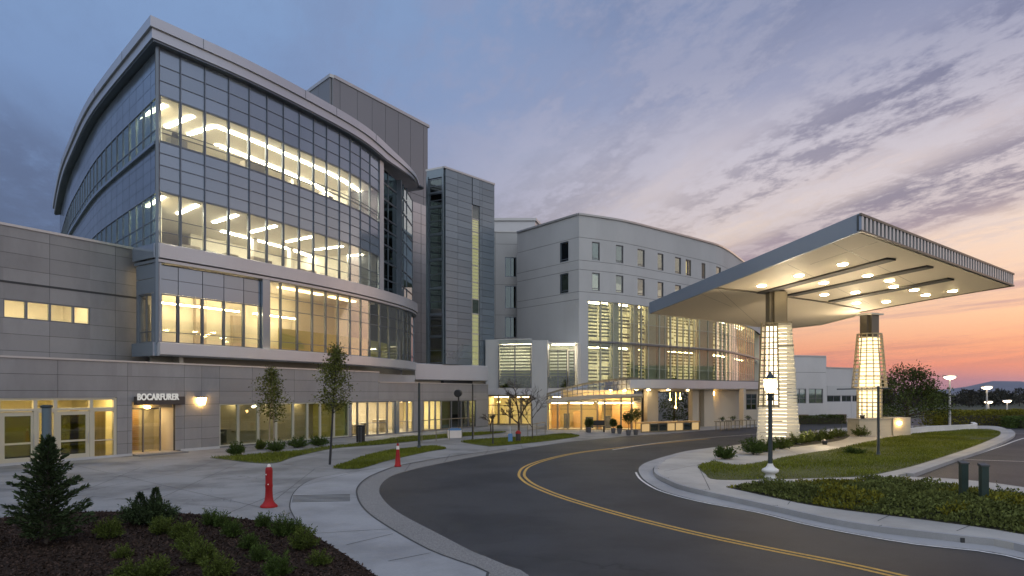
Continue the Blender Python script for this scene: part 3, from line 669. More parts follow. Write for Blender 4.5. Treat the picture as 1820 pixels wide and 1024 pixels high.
p = G(84, 968, .02); spruce(p, 2.12, 1.32)

def small_tree(name, label, base, top, w, crown0, leafm, barkm, n=2600, leaf=.11, lean=0, trunks=1, tr=.045, group=None, seedv=1, narrow=.55):
    random.seed(seedv); t = thing(name, label, 'tree', base, group); H = top - base.z; tb = MB(); br = MB(); P = []; D = []
    ax = lambda f: Vector((base.x + lean * f * H, base.y, base.z + f * H))
    for k in range(trunks):
        o = Vector(((k - (trunks - 1) / 2) * .28, 0, 0)); tb.tube([ax(0) + o - Vector((0, 0, .03)), ax(.3) + o * .8, ax(.6) + o * .4, ax(.97) + o * .1], [tr, tr * .85, tr * .5, tr * .2], 7)
    nb = 34
    tips = []
    for k in range(nb):
        f = crown0 + (1 - crown0) * (k / nb) * .97; a = k * 2.399 + random.uniform(-.5, .5); prof = math.sin(math.pi * min(1, ((f - crown0) / (1 - crown0)) * .8 + .22)) ** .7 * (1 - .45 * ((f - crown0) / (1 - crown0)))
        ln = w / 2 * prof * random.uniform(.5, 1.25); e_ = ax(f) + Vector((math.cos(a) * ln, math.sin(a) * ln, ln * random.uniform(.35, 1.0))); br.tube([ax(f), ax(f).lerp(e_, .55) + Vector((0, 0, -.04)), e_], [tr * .34, tr * .22, tr * .08], 5, cap=False)
        for j in range(n // nb):
            u_ = random.uniform(.25, 1.08); c = ax(f).lerp(e_, u_) + Vector((random.gauss(0, 1), random.gauss(0, 1), random.gauss(0, .9))) * (.07 + .05 * w); P.append(c); D.append(Vector((random.gauss(0, 1), random.gauss(0, 1), random.gauss(-.1, .8))))
    tb.build('trunk', barkm, t); br.build('branch', barkm, t); leafmesh('crown', leafm, np.array(P), np.array(D), RNG.uniform(.6, 1.3, len(P)) * leaf, .6, t); return t
p = G(483, 797, .02); small_tree('young_tree', 'slim young tree with two pale stems before the olive windows', p, Zp(655, p.y), 1.75, .36, M['leaftree'], M['barkpale'], 2900, .115, trunks=2, seedv=3)
p = G(586, 826, .02); small_tree('young_tree', 'taller slim tree with a dark leaning trunk at the lawn tip', p, Zp(617, p.y), 1.45, .44, M['leaftree'], M['poleblack'], 3700, .095, lean=.06, tr=.055, seedv=5)

def bare(name, label, base, H, w, seedv, depth=5, r0=.09):
    random.seed(seedv); t = thing(name, label, 'tree', base); tb = MB(); cb = MB()
    def grow(p, d, ln, r, k):
        q = p + d * ln; mid = p.lerp(q, .5) + Vector((random.gauss(0, .05), random.gauss(0, .05), 0)) * ln
        (tb if k >= depth - 1 else cb).tube([p, mid, q], [r, r * .85, r * .62], 6 if k > 2 else 4, cap=False)
        if k == 0: return
        for j in range(4 if k < 3 else 3):
            nd = (d + Vector((random.gauss(0, .55), random.gauss(0, .55), random.gauss(.12, .3))) * (1.0 if k < depth else 1.0)).normalized(); nd.z = max(nd.z, -.05)
            grow(p.lerp(q, random.uniform(.55, 1)), nd, ln * random.uniform(.55, .85), r * .68, k - 1)
    grow(Vector(base) - Vector((0, 0, .03)), Vector((0, 0, 1)), H * .36, r0, depth); tb.build('trunk', M['bark'], t); cb.build('crown', M['bark'], t)
p = G(922, 772, .02); bare('bare_tree', 'leafless spreading tree with twiggy crown beside the entrance', p, 4.0, 4.5, 4)
p = G(872, 771, .02); bare('bare_tree', 'small leafless tree by the dark door left of the entrance tree', p, 2.0, 1.8, 8, 4, .05)
p = G(946, 781, .02); bare('bare_tree', 'thin leafless sapling on the lawn tip near the entrance', p, 3.9, 2.2, 15, 4, .035)

# big tree on the right, hedges, far wood
def big_tree(label, base, H, w, n, leafm, seedv, leaf=.2, zfrac=.18):
    rs = np.random.default_rng(seedv); random.seed(seedv); t = thing('broadleaf_tree', label, 'tree', base); tb = MB(); P = []; D = []
    tb.tube([base - Vector((0, 0, .05)), base + Vector((.05, 0, H * .35)), base + Vector((0, 0, H * .6))], [.16, .12, .05], 8)
    br = MB()
    for k in range(46):
        f = random.uniform(zfrac, .93); a = random.uniform(0, 6.28); prof = math.sin(math.pi * (f * .72 + .2)) * random.uniform(.55, 1.08); c = base + Vector((math.cos(a) * w / 2 * prof, math.sin(a) * w / 2 * prof, H * f))
        br.tube([base + Vector((0, 0, H * f * .55)), base.lerp(c, .55) + Vector((0, 0, .15 * H * f)), c + (c - base).normalized() * .25], [.05, .03, .008], 5, cap=False)
        for j in range(n // 46):
            s_ = rs.normal(size=3) * np.array([.34, .34, .24]) * w / 5; P.append(np.array(c) + s_); D.append(s_ + rs.normal(size=3) * .3)
    tb.build('trunk', M['bark'], t); br.build('branch', M['bark'], t); leafmesh('crown', leafm, np.array(P), np.array(D), rs.uniform(.5, 1.2, len(P)) * leaf, .55, t)
p = G(1612, 762, .1); big_tree('bushy dark tree against the sunset right of the lattice column', p, Zp(655, p.y), 5.6, 9600, M['leafdark'], 9)
def hedge(label, P, h, n, m, leaf=.16):
    q = scatter(P, n); t = thing('hedge', label, 'hedge', (P[0][0], P[0][1], 0)); zz = h * (1 - RNG.uniform(0, 1, n) ** 1.25) * (1 + .10 * vnoise(q[:, 0], q[:, 1], 1.5, 9))
    core = MB(); cxy = (sum(a for a, _ in P) / len(P), sum(b for _, b in P) / len(P)); core.prism([(cxy[0] + (a - cxy[0]) * .8, cxy[1] + (b - cxy[1]) * .8) for a, b in P], 0, h * .7)
    core.build('stem', M['soil'], t); leafmesh('foliage', m, np.column_stack([q, zz]), rdir(n, .4), RNG.uniform(.6, 1.3, n) * leaf, .55, t)
hedge('long yellow-green hedge behind the white parking lamp', [(37.5, 60), (52, 64), (52, 67), (37.5, 63)], 1.45, 22000, M['hedgeyellow'])
hedge('low dark hedge at the right edge beyond the lawn tip', [(43, 58.6), (53, 59.6), (53, 63), (43.5, 61)], .95, 12000, M['leafbush'])
hedge('short dark hedge against the white low building wall', [(27.5, 66.8), (33.2, 67.6), (33, 68.4), (27.5, 67.5)], .85, 6000, M['leafdark'], .12)
P = []; D = []; sz = []
tb = MB(); random.seed(33)
for k in range(120):
    Y = random.uniform(150, 240); a = random.uniform(1560, 2150); c = np.array([(a - CX) / F * Y, Y, 0]); H = random.uniform(2.3, 4.2); w = random.uniform(3.2, 6.5)
    tb.tube([(c[0], c[1], -.1), (c[0] + .1, c[1], H * .8)], [.14, .04], 5)
    m_ = 260; f = RNG.uniform(.08, 1, m_); r_ = np.sin(np.pi * (f * .8 + .12)) * w / 2 * RNG.uniform(0, 1, m_) ** .5; a_ = RNG.uniform(0, 6.28, m_)
    P.append(np.column_stack([c[0] + r_ * np.cos(a_), c[1] + r_ * np.sin(a_), f * H])); D.append(rdir(m_, .8))
P = np.vstack(P); D = np.vstack(D); wood = leafmesh('far_wood', M['farwood'], P, D, RNG.uniform(.35, .95, len(P)), .4); tag(wood, 'dark line of far trees below the hills', kind='stuff')
tag(tb.build('far_wood_trunks', M['bark']), kind='stuff')
# hills
def ridge(pts, Y, depth, name):
    b = MB(); pr = [at(a, c, Y) for a, c in pts]; n = len(pr); fr_ = []
    for i, p in enumerate(pr): fr_.append(p)
    rows = []
    for j, (fy, fz) in enumerate(((-.5, 0), (-.3, .35), (-.12, .78), (0, 1), (.25, .6), (.6, 0))):
        rows.append([(p.x + math.sin(i * 2.1 + j) * Y * .004, p.y + fy * depth + math.sin(i * 1.3 + j * 2) * depth * .05, -.5 + p.z * fz) for i, p in enumerate(pr)])
    vs = [v for r in rows for v in r]; b.add(vs, [(j * n + i, j * n + i + 1, (j + 1) * n + i + 1, (j + 1) * n + i) for j in range(5) for i in range(n - 1)], 0, True); return struct(b, name, M['mountain'])
ridge([(1560, 716), (1640, 711), (1680, 706), (1700, 698), (1722, 689), (1742, 692), (1758, 685), (1778, 677), (1798, 678), (1822, 681), (1870, 690), (1950, 699), (2060, 704), (2300, 699)], 5000, 1900, 'hills')
ridge([(300, 697), (800, 697), (1200, 698), (1500, 699), (1640, 700), (1720, 697), (1800, 694), (1900, 690), (2200, 688), (2700, 692)], 5300, 1500, 'hills')

# ------------------------------------------------------------------ low entrance wing in front (straight grey panelled wall)
D2 = Vector((19, 34)).normalized(); A0 = Vector((-21, 28))
def along(t, off=0): n = Vector((D2.y, -D2.x)); p = A0 + D2 * t + n * off; return (p.x, p.y)
LW = Path([along(-5), along(46)])                       # arc length 5 = photo's left edge
lp = lambda a: LW.px(a)
low = thing('low_wing', 'long single-storey grey panelled wing with lit doors and windows along the plaza', 'building', (*along(20, -6), 0))
sE = lp(868); s523 = lp(523); s674 = lp(674)
HEAD = 2.45
op = [(lp(-40), lp(208), .0, 2.82), (lp(235), lp(312), .10, 2.62), (lp(390.5), lp(621), .12, HEAD), (lp(624), lp(735), .08, HEAD), (lp(752.5), lp(846), .08, HEAD)]
sj = [lp(a) for a in (104, 227, 327, 359, 390.5, 448, 523, 597, 673, 745, 841)]
clad(low, LW, 0, s674, 0.0, 4.50, sj, [.62, 1.22, 1.85, 2.45, 3.14, 3.84], op, M['panel'], M['panelback'])
clad(low, LW, s674, sE, 0.0, 3.80, sj, [2.45, 3.14], op, M['panel'], M['panelback'])
cp = MB(); cell(cp, LW, 0, s674, 4.50, 4.58, -.40, .05); cell(cp, LW, s674 + .003, sE, 3.80, 3.87, -.40, .05); cp.build('coping', M['coping'], low)
rf = MB(); rf.prism([LW.pt(0, -.35)[:2], LW.pt(s674, -.35)[:2], LW.pt(s674, -6.5)[:2], LW.pt(0, -6.5)[:2]], 4.10, 4.30); rf.prism([LW.pt(s674 + .2, -.35)[:2], LW.pt(sE, -.35)[:2], LW.pt(sE, -6.5)[:2], LW.pt(s674 + .2, -6.5)[:2]], 3.40, 3.60)
rf.build('roof', M['concretedark'], low)
def room(parent, path, s0, s1, z0, z1, depth, wall, o=-.2, ceil='ceiling', floor='carpet', n=1):
    b = MB(); t = .08
    cell(b, path, s0, s1, z0, z1, o - depth - t, o - depth, 0, n); cell(b, path, s0 - t, s0, z0, z1, o - depth, o, 0); cell(b, path, s1, s1 + t, z0, z1, o - depth, o, 0)
    cell(b, path, s0, s1, z1, z1 + t, o - depth, o, 1, n); cell(b, path, s0, s1, z0 - t, z0, o - depth, o, 2, n)
    return b.build('interior', [M[wall], M[ceil], M[floor]], parent)
def striplights(parent, path, items, m, name='ceiling_light'):
    for (a, b_, o0, o1, zz) in items:
        q = MB(); n = max(1, int(abs(b_ - a) / 2.0)); cell(q, path, a, b_, zz - .07, zz, o0, o1, 0, n); q.build(name, M[m], parent)
# rooms
room(low, LW, 0.1, lp(208) + .3, .02, 2.95, 4.2, 'yellow'); striplights(low, LW, [(lp(4), lp(58), -1.1, -.7, 2.93), (lp(106), lp(160), -1.1, -.7, 2.93), (lp(168), lp(204), -1.1, -.7, 2.93)], 'stripsoft')
room(low, LW, lp(390) - .1, lp(612) + .2, .05, 2.62, 5.0, 'olive'); striplights(low, LW, [(lp(420), lp(428), -2.2, -2.0, 2.6), (lp(470), lp(478), -2.8, -2.6, 2.6), (lp(535), lp(545), -2.2, -2.0, 2.6), (lp(580), lp(588), -2.8, -2.6, 2.6)], 'stripsoft')
room(low, LW, lp(625), lp(800), .05, 2.62, 5.0, 'yellow'); striplights(low, LW, [(lp(637), lp(662), -2.6, -2.0, 2.6), (lp(676), lp(698), -2.6, -2.0, 2.6), (lp(710), lp(734), -2.6, -2.0, 2.6), (lp(754), lp(784), -2.6, -2.0, 2.6)], 'strip')
room(low, LW, lp(802), lp(850), .05, 2.62, 4.0, 'bluepart')
# glazed door bays on the left
def leaf(a, b_, z1, label=None):
    f = MB(); w = .16
    cell(f, LW, a, a + w, .03, z1, -.16, -.06); cell(f, LW, b_ - w, b_, .03, z1, -.16, -.06); cell(f, LW, a + w, b_ - w, .03, .30, -.16, -.06); cell(f, LW, a + w, b_ - w, z1 - .16, z1, -.16, -.06); cell(f, LW, a + w, b_ - w, .86, .94, -.15, -.065)
    d = f.build('door', M['doorframe'], low)
    p = MB(); cell(p, LW, a + w * .8, b_ - w * .8, .2, z1 - .1, -.12, -.10); p.build('pane', M['gdoor'], d)
    h_ = MB(); q = LW.pt(b_ - w * .55, .02, .75); h_.tube([q, q + Vector((0, 0, .5))], .018, 8); h_.build('handle', M['coping'], d)
leaf(lp(0.5), lp(62.5), 2.22); leaf(lp(104), lp(161), 2.22); leaf(lp(-62), lp(-3), 2.22)
fr_ = MB(); 
for a in (-1.5, 64.5, 101, 163.5, 206): s_ = lp(a); cell(fr_, LW, s_ - .07, s_ + .07, 0.02, 2.80, -.18, -.03)
cell(fr_, LW, lp(-40), lp(206), 2.26, 2.37, -.19, -.02); cell(fr_, LW, lp(-40), lp(206), 2.72, 2.82, -.175, -.032)
fr_.build('door_surround', M['doorframe'], low)
for a, b_ in ((1, 62), (67, 100), (104, 161), (166, 204)):
    p = MB(); cell(p, LW, lp(a), lp(b_), 2.38, 2.71, -.11, -.09); p.build('transom_window', M['gwarm'], low)
window(low, LW, lp(66.5), lp(99), .05, 2.25, M['doorframe'], M['gwarm']); window(low, LW, lp(165.5), lp(204.5), .05, 2.25, M['doorframe'], M['gwarm'], hs=(.85,))
cu_ = MB()
for a, b_ in ((172, 200), (136, 152)):
    s0, s1 = lp(a), lp(b_); n = 60; vs = []
    for i in range(n + 1): q = LW.pt(s0 + (s1 - s0) * i / n, -.55 + .05 * math.sin(i * 1.35)); vs += [(q.x, q.y, .06), (q.x, q.y, 2.3)]
    cu_.add(vs, [(2 * i, 2 * i + 2, 2 * i + 3, 2 * i + 1) for i in range(n)], 0, True)
cu_.build('curtain', M['curtain'], low)
# small recessed entrance with name box
rm = MB(); s0, s1 = lp(235), lp(312); cell(rm, LW, s0, s1, .1, 2.62, -1.9, -1.8); cell(rm, LW, s0 - .08, s0, .1, 2.62, -1.8, -.165); cell(rm, LW, s1, s1 + .08, .1, 2.62, -1.8, -.165); cell(rm, LW, s0, s1, .02, .10, -1.8, .30); cell(rm, LW, s0, s1, 2.3, 2.62, -1.8, -.25)
rm.build('entrance_recess', M['beige'], low); M['gscreen'] = glass('screen_glass', (.80, .80, .72), .08, 3.4)
b = MB(); cell(b, LW, s0 + .3, s1 - .4, 2.24, 2.295, -1.3, -1.1); b.build('ceiling_light', M['stripsoft'], low)
lat = MB()
for k in range(22): zz = .15 + k * .098; cell(lat, LW, s0 + .05, s0 + (s1 - s0) * .62, zz, zz + .06, -1.78, -1.70)
lat.build('slat_screen', M['wood'], low)
dr = MB(); sm_ = s0 + (s1 - s0) * .40
for a in (s0 + .03, sm_, s0 + (s1 - s0) * .80): cell(dr, LW, a - .03, a + .03, .1, 2.3, -.62, -.54)
cell(dr, LW, s0 + .06, s0 + (s1 - s0) * .77, 2.22, 2.3, -.615, -.545); gd = dr.build('sliding_door', M['framegrey'], low)
p = MB(); cell(p, LW, s0 + .05, s0 + (s1 - s0) * .8, .12, 2.22, -.59, -.57); p.build('pane', M['gscreen'], gd)
st_ = MB(); cell(st_, LW, s0 - .15, s1 + .15, .021, .09, .31, .85); st_.build('doorstep', M['concretedark'], low)
sg = MB(); cell(sg, LW, lp(237), lp(322), 2.46, 2.86, .02, .26); sgn = sg.build('name_board', M['signbox'], low)
cv_ = bpy.data.curves.new('lettering', 'FONT'); cv_.body = 'BOCARFURER'; cv_.size = .44; cv_.extrude = .02; cv_.offset = .010; cv_.space_character = 1.04
to = bpy.data.objects.new('lettering', cv_); COL.objects.link(to)
an = LW.ang(5); dg = bpy.context.evaluated_depsgraph_get(); me = bpy.data.meshes.new_from_object(to.evaluated_get(dg)); bpy.data.objects.remove(to)
xs = [v.co.x for v in me.vertices]; wdt = max(xs) - min(xs); tgt = lp(312) - lp(238)
me.transform(Matrix.Scale(tgt / wdt, 4, (1, 0, 0))); me.materials.clear(); me.materials.append(M['letter'])
pp = LW.pt(lp(238.5), .28, 2.70); me.transform(Matrix.Translation(pp - origin(low)) @ Matrix.Rotation(an, 4, 'Z') @ Matrix.Rotation(R(90), 4, 'X'))
lo = bpy.data.objects.new('lettering', me); COL.objects.link(lo); lo.parent = sgn
b = MB(); c = LW.pt(lp(262), -.05, 2.36); b.lathe(c, [(.02, -.10), (.13, -.07), (.15, 0), (.06, .06)], 14); b.build('ceiling_light', M['sconce'], low)
# wall lamp
ps = lp(356.5); wl = thing('wall_lamp', 'glowing lamp fixed to the grey panels beside the small entrance', 'lamp', LW.pt(ps, .02, 2.65))
b = MB(); cell(b, LW, ps - .26, ps + .26, 2.80, 2.85, .0, .30); b.build('hood', M['signbox'], wl)
b = MB(); q = [LW.pt(ps - .2, .02), LW.pt(ps - .2, .22), LW.pt(ps + .2, .22), LW.pt(ps + .2, .02)]; q2 = [LW.pt(ps - .13, .02), LW.pt(ps - .13, .16), LW.pt(ps + .13, .16), LW.pt(ps + .13, .02)]
b.hexa([(p.x, p.y, 2.42) for p in q2], [(p.x, p.y, 2.795) for p in q]); b.build('lamp_shade', emit('wall_lamp_glow', lin(255, 200, 115), 48), wl)
# glazing of the low wing
def edge_s(*a): return [lp(x_) for x_ in a]
e_ = edge_s(390.5, 424.6, 459.7, 492, 521, 547, 570.6, 594, 621)
for a, b_ in zip(e_, e_[1:]): window(low, LW, a + .004, b_ - .004, .12, HEAD, M['colpale'], M['ghall'], fw=.07)
pc = MB(); cell(pc, LW, lp(702.2), lp(708.8), .08, HEAD, -.3, .06); pc.build('pier', M['spandrel'], low)
for a, b_, d_ in ((624, 635.8, 0), (636, 654.4, 1), (654.6, 672.3, 1), (672.5, 689.4, 1), (689.6, 702, 0), (709, 724.5, 1), (724.7, 735, 0), (753, 764, 0), (764.2, 775, 1), (775.2, 785, 0), (785.2, 803, 0), (803.2, 820, 1), (820.2, 833, 0), (833.2, 846, 0)):
    window(low, LW, lp(a), lp(b_), .08, HEAD, M['framegrey'], M['gwarm'] if a < 784 else M['gdark'], hs=(.95,) if d_ else (), fw=.055)
fu = MB()
for a, w_, h_, o_ in ((398, 2.2, .75, -1.8), (440, 1.6, .9, -2.6), (500, 2.5, .7, -3.0), (646, 1.2, .9, -2.5), (664, 1.6, .75, -2.0), (682, 1.8, .8, -2.4), (716, 1.0, 1.0, -2.2), (767, 1.4, .8, -2.0)):
    q = LW.pt(lp(a), o_); fu.box((q.x, q.y, .05 + h_ - .03), (w_, .8, .05), an); fu.box((q.x - .3 * w_, q.y - .2 * w_, .05 + h_ / 2), (.1, .5, h_ - .06), an); fu.box((q.x + .3 * w_ * math.cos(an), q.y + .3 * w_ * math.sin(an), .05 + h_ / 2), (.08, .6, h_ - .06), an)
fu.build('desk', M['furnlight'], low)
pr_ = MB(); cell(pr_, LW, 0, lp(235), .021, .13, .003, .02); cell(pr_, LW, lp(320), lp(390), .021, .16, .003, .02); pr_.build('plinth', M['concretewall'], low)

# ------------------------------------------------------------------ upper left panelled wing
W0 = Vector((-20.9, 38.1)); UW = Path([tuple(W0 - D2 * 16), tuple(W0 + D2 * .6)])
up = thing('upper_wing', 'taller blank grey panelled wing with a strip of four lit windows', 'building', (*(W0 - D2 * 8 + Vector((-4, 2))), 0))
ul = lambda a: UW.px(a)
wz = [6.62, 7.52]; e_ = [ul(a) for a in (6, 47, 89, 130.5, 160)]
clad(up, UW, 0, UW.L, 3.0, 11.0, [ul(a) for a in (-90, 88, 205)], [4.3, 5.07, 5.87, 6.62, 7.52, 8.34, 9.0, 9.74, 10.49], [(e_[0], e_[-1], *wz)], M['panel'], M['panelback'])
for a, b_ in zip(e_, e_[1:]): window(up, UW, a + .004, b_ - .004, *wz, M['mullion'], M['gwarm'], fw=.05)
room(up, UW, e_[0] - .3, e_[-1] + .3, 6.3, 7.9, 3.0, 'cream'); striplights(up, UW, [(e_[0] + .3, e_[-1] - .3, -1.3, -1.0, 7.88)], 'stripw')
b = MB(); cell(b, UW, 0, UW.L, 11.0, 11.12, -.45, .05); b.build('coping', M['coping'], up)
b = MB(); cell(b, UW, 0, UW.L, 8.29, 8.39, .002, .018); b.build('dark_panel_line', M['panelback'], up)  # dark strip laid along one horizontal panel line
b = MB(); b.prism([UW.pt(0, -.4)[:2], UW.pt(UW.L, -.4)[:2], UW.pt(UW.L, -12)[:2], UW.pt(0, -12)[:2]], 10.5, 10.75); b.build('roof', M['concretedark'], up)

# ------------------------------------------------------------------ curved glass block
GR = Path([(-18.8, 36.25), (-15.95, 40.5), (-13.15, 45.8), (-11.2, 50.4), (-10.07, 55.5), (-9.5, 58.5), (-9.15, 61.2), (-9.25, 64)])
GLW = Path([(-18.75, 36.15), (-15.9, 40.4), (-13.0, 45.5), (-10.95, 50.1), (-9.35, 55), (-8.65, 58.5), (-8.6, 61.0), (-9.2, 63.6)])
GLF = Path([(-18.8, 36.25), (-24.6, 42.3), (-28.5, 46.6), (-33.3, 52.5), (-38.7, 59.4), (-47.1, 71), (-54.5, 81.7)], side=-1)
blk = thing('glass_block', 'tall curved glass block with three lit floors and a sweeping metal roof edge', 'building', (-18, 46, 0))
gr = lambda a: GR.px(a)
bx = [gr(a) for a in (274, 321.5, 364, 406.6, 443, 475, 504, 532, 558, 581, 603.5, 622.5, 641, 658, 674)]; bx[0] = .08
sEnd = bx[-1]
rows_top = [18.92, 19.7, 20.5, 21.42]; rows_mid = [13.82, 14.5, 15.2, 15.85, 16.45]
def spand(path, xs, zs, name, m, o=0.0, thick=.12):
    b = MB()
    for a, c in zip(xs, xs[1:]):
        for z0, z1 in zip(zs, zs[1:]): cell(b, path, a + .02, c - .02, z0 + .012, z1 - .012, o - thick, o)
    b.build(name, m, blk)
spand(GR, bx, rows_top, 'spandrel_cladding', M['spandrel'], -.03); spand(GR, bx, rows_mid, 'spandrel_cladding', M['spandrel'], -.03)
bk = MB()
for z0, z1 in ((18.92, 21.5), (13.82, 16.45)): cell(bk, GR, .0, sEnd, z0 + .02, z1 - .02, -.30, -.155, 0, 14)
bk.build('spandrel_backing', M['panelback'], blk)
mu = MB()
for a in bx[1:]: cell(mu, GR, a - .026, a + .026, 11.0, 21.42, -.10, .035)
for zz in rows_top + rows_mid: 
    for a, c in zip(bx, bx[1:]): cell(mu, GR, a + .03, c - .03, zz - .016, zz + .016, -.09, .012)
mu.build('mullion', M['mullion'], blk)
for a, c in zip(bx, bx[1:]):
    window(blk, GR, a + .037, c - .037, 16.475, 18.895, M['mullion'], M['glit'], hs=(17.18, 16.95), fw=.035, o0=-.12, o1=.0, og=-.05)
for a, c in zip(bx, bx[1:]):
    window(blk, GR, a + .037, c - .037, 11.02, 13.795, M['mullion'], M['glit'], hs=(12.38, 11.65), fw=.035, o0=-.12, o1=.0, og=-.05)
# corner post
b = MB(); b.box((-18.8, 36.22, 13.6), (.16, .16, 15.8), R(5)); b.build('corner_post', M['mullion'], blk)
# pale jamb and dark end bay
b = MB(); cell(b, GR, sEnd + .02, gr(681), 11.0, 21.42, -.12, .06); b.build('end_jamb', M['lightband'], blk)
e0, e1, e2 = gr(681.5), gr(713), gr(734)
zs = [10.9, 12.4, 13.8, 15.2, 16.45, 17.4, 18.9, 20.2, 21.35]
for z0, z1 in zip(zs, zs[1:]): window(blk, GR, e0 + .03, e1, z0 + .01, z1 - .01, M['mullion'], M['gdark'], vs=((e0 + e1) / 2,), fw=.045, o0=-.5, o1=-.36, og=-.42)
b = MB(); cell(b, GR, e1 + .01, e1 + .30, 10.9, 21.35, -.5, -.02); b.build('end_mullion', M['mullion'], blk)
for z0, z1 in zip(zs, zs[1:]): window(blk, GR, e1 + .33, e2 + 1.2, z0 + .01, z1 - .01, M['mullion'], M['gleft'], vs=(e1 + 1.2, e1 + 2.2), fw=.04, o0=-.25, o1=-.13, og=-.18)
# middle metal band, lower bay and lower glazing
lw_ = lambda a: GLW.px(a)
sp0 = .06; sEL = lw_(736) 
b = MB(); ribbon(b, GLW, -.0, GLW.L, [(-.35, 10.22), (.16, 10.22), (.16, 10.97), (.10, 11.0), (-.35, 11.0)], 60); ribbon(b, GLW, 0, GLW.L, [(-.3, 10.0), (.07, 10.0), (.07, 10.15), (-.3, 10.15)], 60); b.build('metal_band', M['lightband'], blk)
b = MB(); ribbon(b, GLW, 0, GLW.L, [(-.35, 5.02), (.10, 5.02), (.22, 5.10), (.22, 5.70), (.16, 5.745), (-.35, 5.745)], 60); b.build('sill_band', M['lightband'], blk)
b = MB(); ribbon(b, GLW, 0, GLW.L, [(-.3, 10.155), (.0, 10.155), (.0, 10.21), (-.3, 10.21)], 60); b.build('band_groove', M['panelback'], blk)
by = [lw_(a) for a in (277, 320, 362.5, 401, 436.5, 466)]; by[0] = .22
spand(GLW, by, [8.37, 9.14, 9.88], 'spandrel_cladding', M['spandrel'], -.16)
b = MB(); cell(b, GLW, by[0], by[-1], 8.40, 9.95, -.42, -.30, 0, 5); b.build('spandrel_backing', M['panelback'], blk)
for a, c in zip(by, by[1:]): window(blk, GLW, a + .02, c - .02, 5.76, 8.36, M['mullion'], M['gwarm'], hs=(6.32,), fw=.045, o0=-.28, o1=-.13, og=-.2)
pier = MB(); cell(pier, GLW, by[-1] + .01, lw_(479), 5.75, 9.99, -.45, .04); pier.build('pier', M['spandrel'], blk); pier = MB(); cell(pier, GLW, 0.0, .2, 5.75, 9.99, -.45, -.03); pier.build('pier', M['spandrel'], blk)
lx = [lw_(a) for a in (480, 501, 530, 557, 581, 603, 624, 643, 659, 677, 693.6, 709, 719, 726.6, 732)] + [GLW.L - 1.2, GLW.L]
for a, c in zip(lx, lx[1:]): window(blk, GLW, a + .012, c - .012, 5.755, 9.98, M['mullion'], M['gwarm'], hs=(6.26, 8.25, 9.0), fw=.04, o0=-.22, o1=-.05, og=-.12)
# left flank of the block
nL = 34; fl = [.08] + [1.35 * k for k in range(1, nL)]
spand(GLF, fl, rows_top, 'spandrel_cladding', M['spandrel'], -.03); spand(GLF, fl, rows_mid, 'spandrel_cladding', M['spandrel'], -.03)
b = MB(); cell(b, GLF, .3, fl[-1], 18.93, 21.5, -.3, -.155, 0, 30); cell(b, GLF, .3, fl[-1], 13.83, 16.43, -.3, -.155, 0, 30); b.build('spandrel_backing', M['panelback'], blk)
b = MB(); ribbon(b, GLF, .2, fl[-1], [(-.2, 16.30), (.14, 16.30), (.14, 16.47), (-.2, 16.47)], 60); ribbon(b, GLF, 2.4, fl[-1], [(-.2, 10.2), (.12, 10.2), (.12, 10.98), (-.2, 10.98)], 60); b.build('metal_band', M['spandrel'], blk)
for k in range(0, nL - 2, 2):
    a, m_, c = fl[k], fl[k + 1], fl[k + 2]; near = k < 4
    window(blk, GLF, a + .02, c - .02, 16.49, 18.90, M['mullion'], M['gleft'], vs=(m_,), hs=(17.18,), fw=.05, o0=-.12, o1=.0, og=-.05)
    window(blk, GLF, a + .02, c - .02, 11.0, 13.80, M['mullion'], M['gleft'], vs=(m_,), hs=(12.38, 11.65) if near else (12.38,), fw=.05, o0=-.12, o1=.0, og=-.05)
# left return of the lower bay (dark grey panels with a lit slit window)
GLB = Path([(-18.80, 36.17), (-20.62, 37.45)], side=-1); w0, w1 = GLB.px(268.5), GLB.px(247)
b = MB(); cell(b, GLB, .06, GLB.L + .1, 10.22, 10.97, -.45, .15); cell(b, GLB, .06, GLB.L + .1, 9.99, 10.15, -.45, .06); cell(b, GLB, .2, GLB.L, 9.2, 9.96, -.25, .0); cell(b, GLB, .2, GLB.L, 8.4, 9.17, -.25, .0); cell(b, GLB, w1 + .01, GLB.L, 5.76, 8.38, -.25, .0); cell(b, GLB, .2, w0 - .01, 5.76, 8.38, -.25, -.01); cell(b, GLB, .06, GLB.L + .1, 5.02, 5.74, -.45, .2)
b.build('side_cladding', M['spandrel'], blk)
window(blk, GLB, w0, w1, 5.77, 8.37, M['mullion'], M['gwarm'], vs=((w0 + w1) / 2,), hs=(6.35,), fw=.05, o0=-.16, o1=-.04, og=-.1)
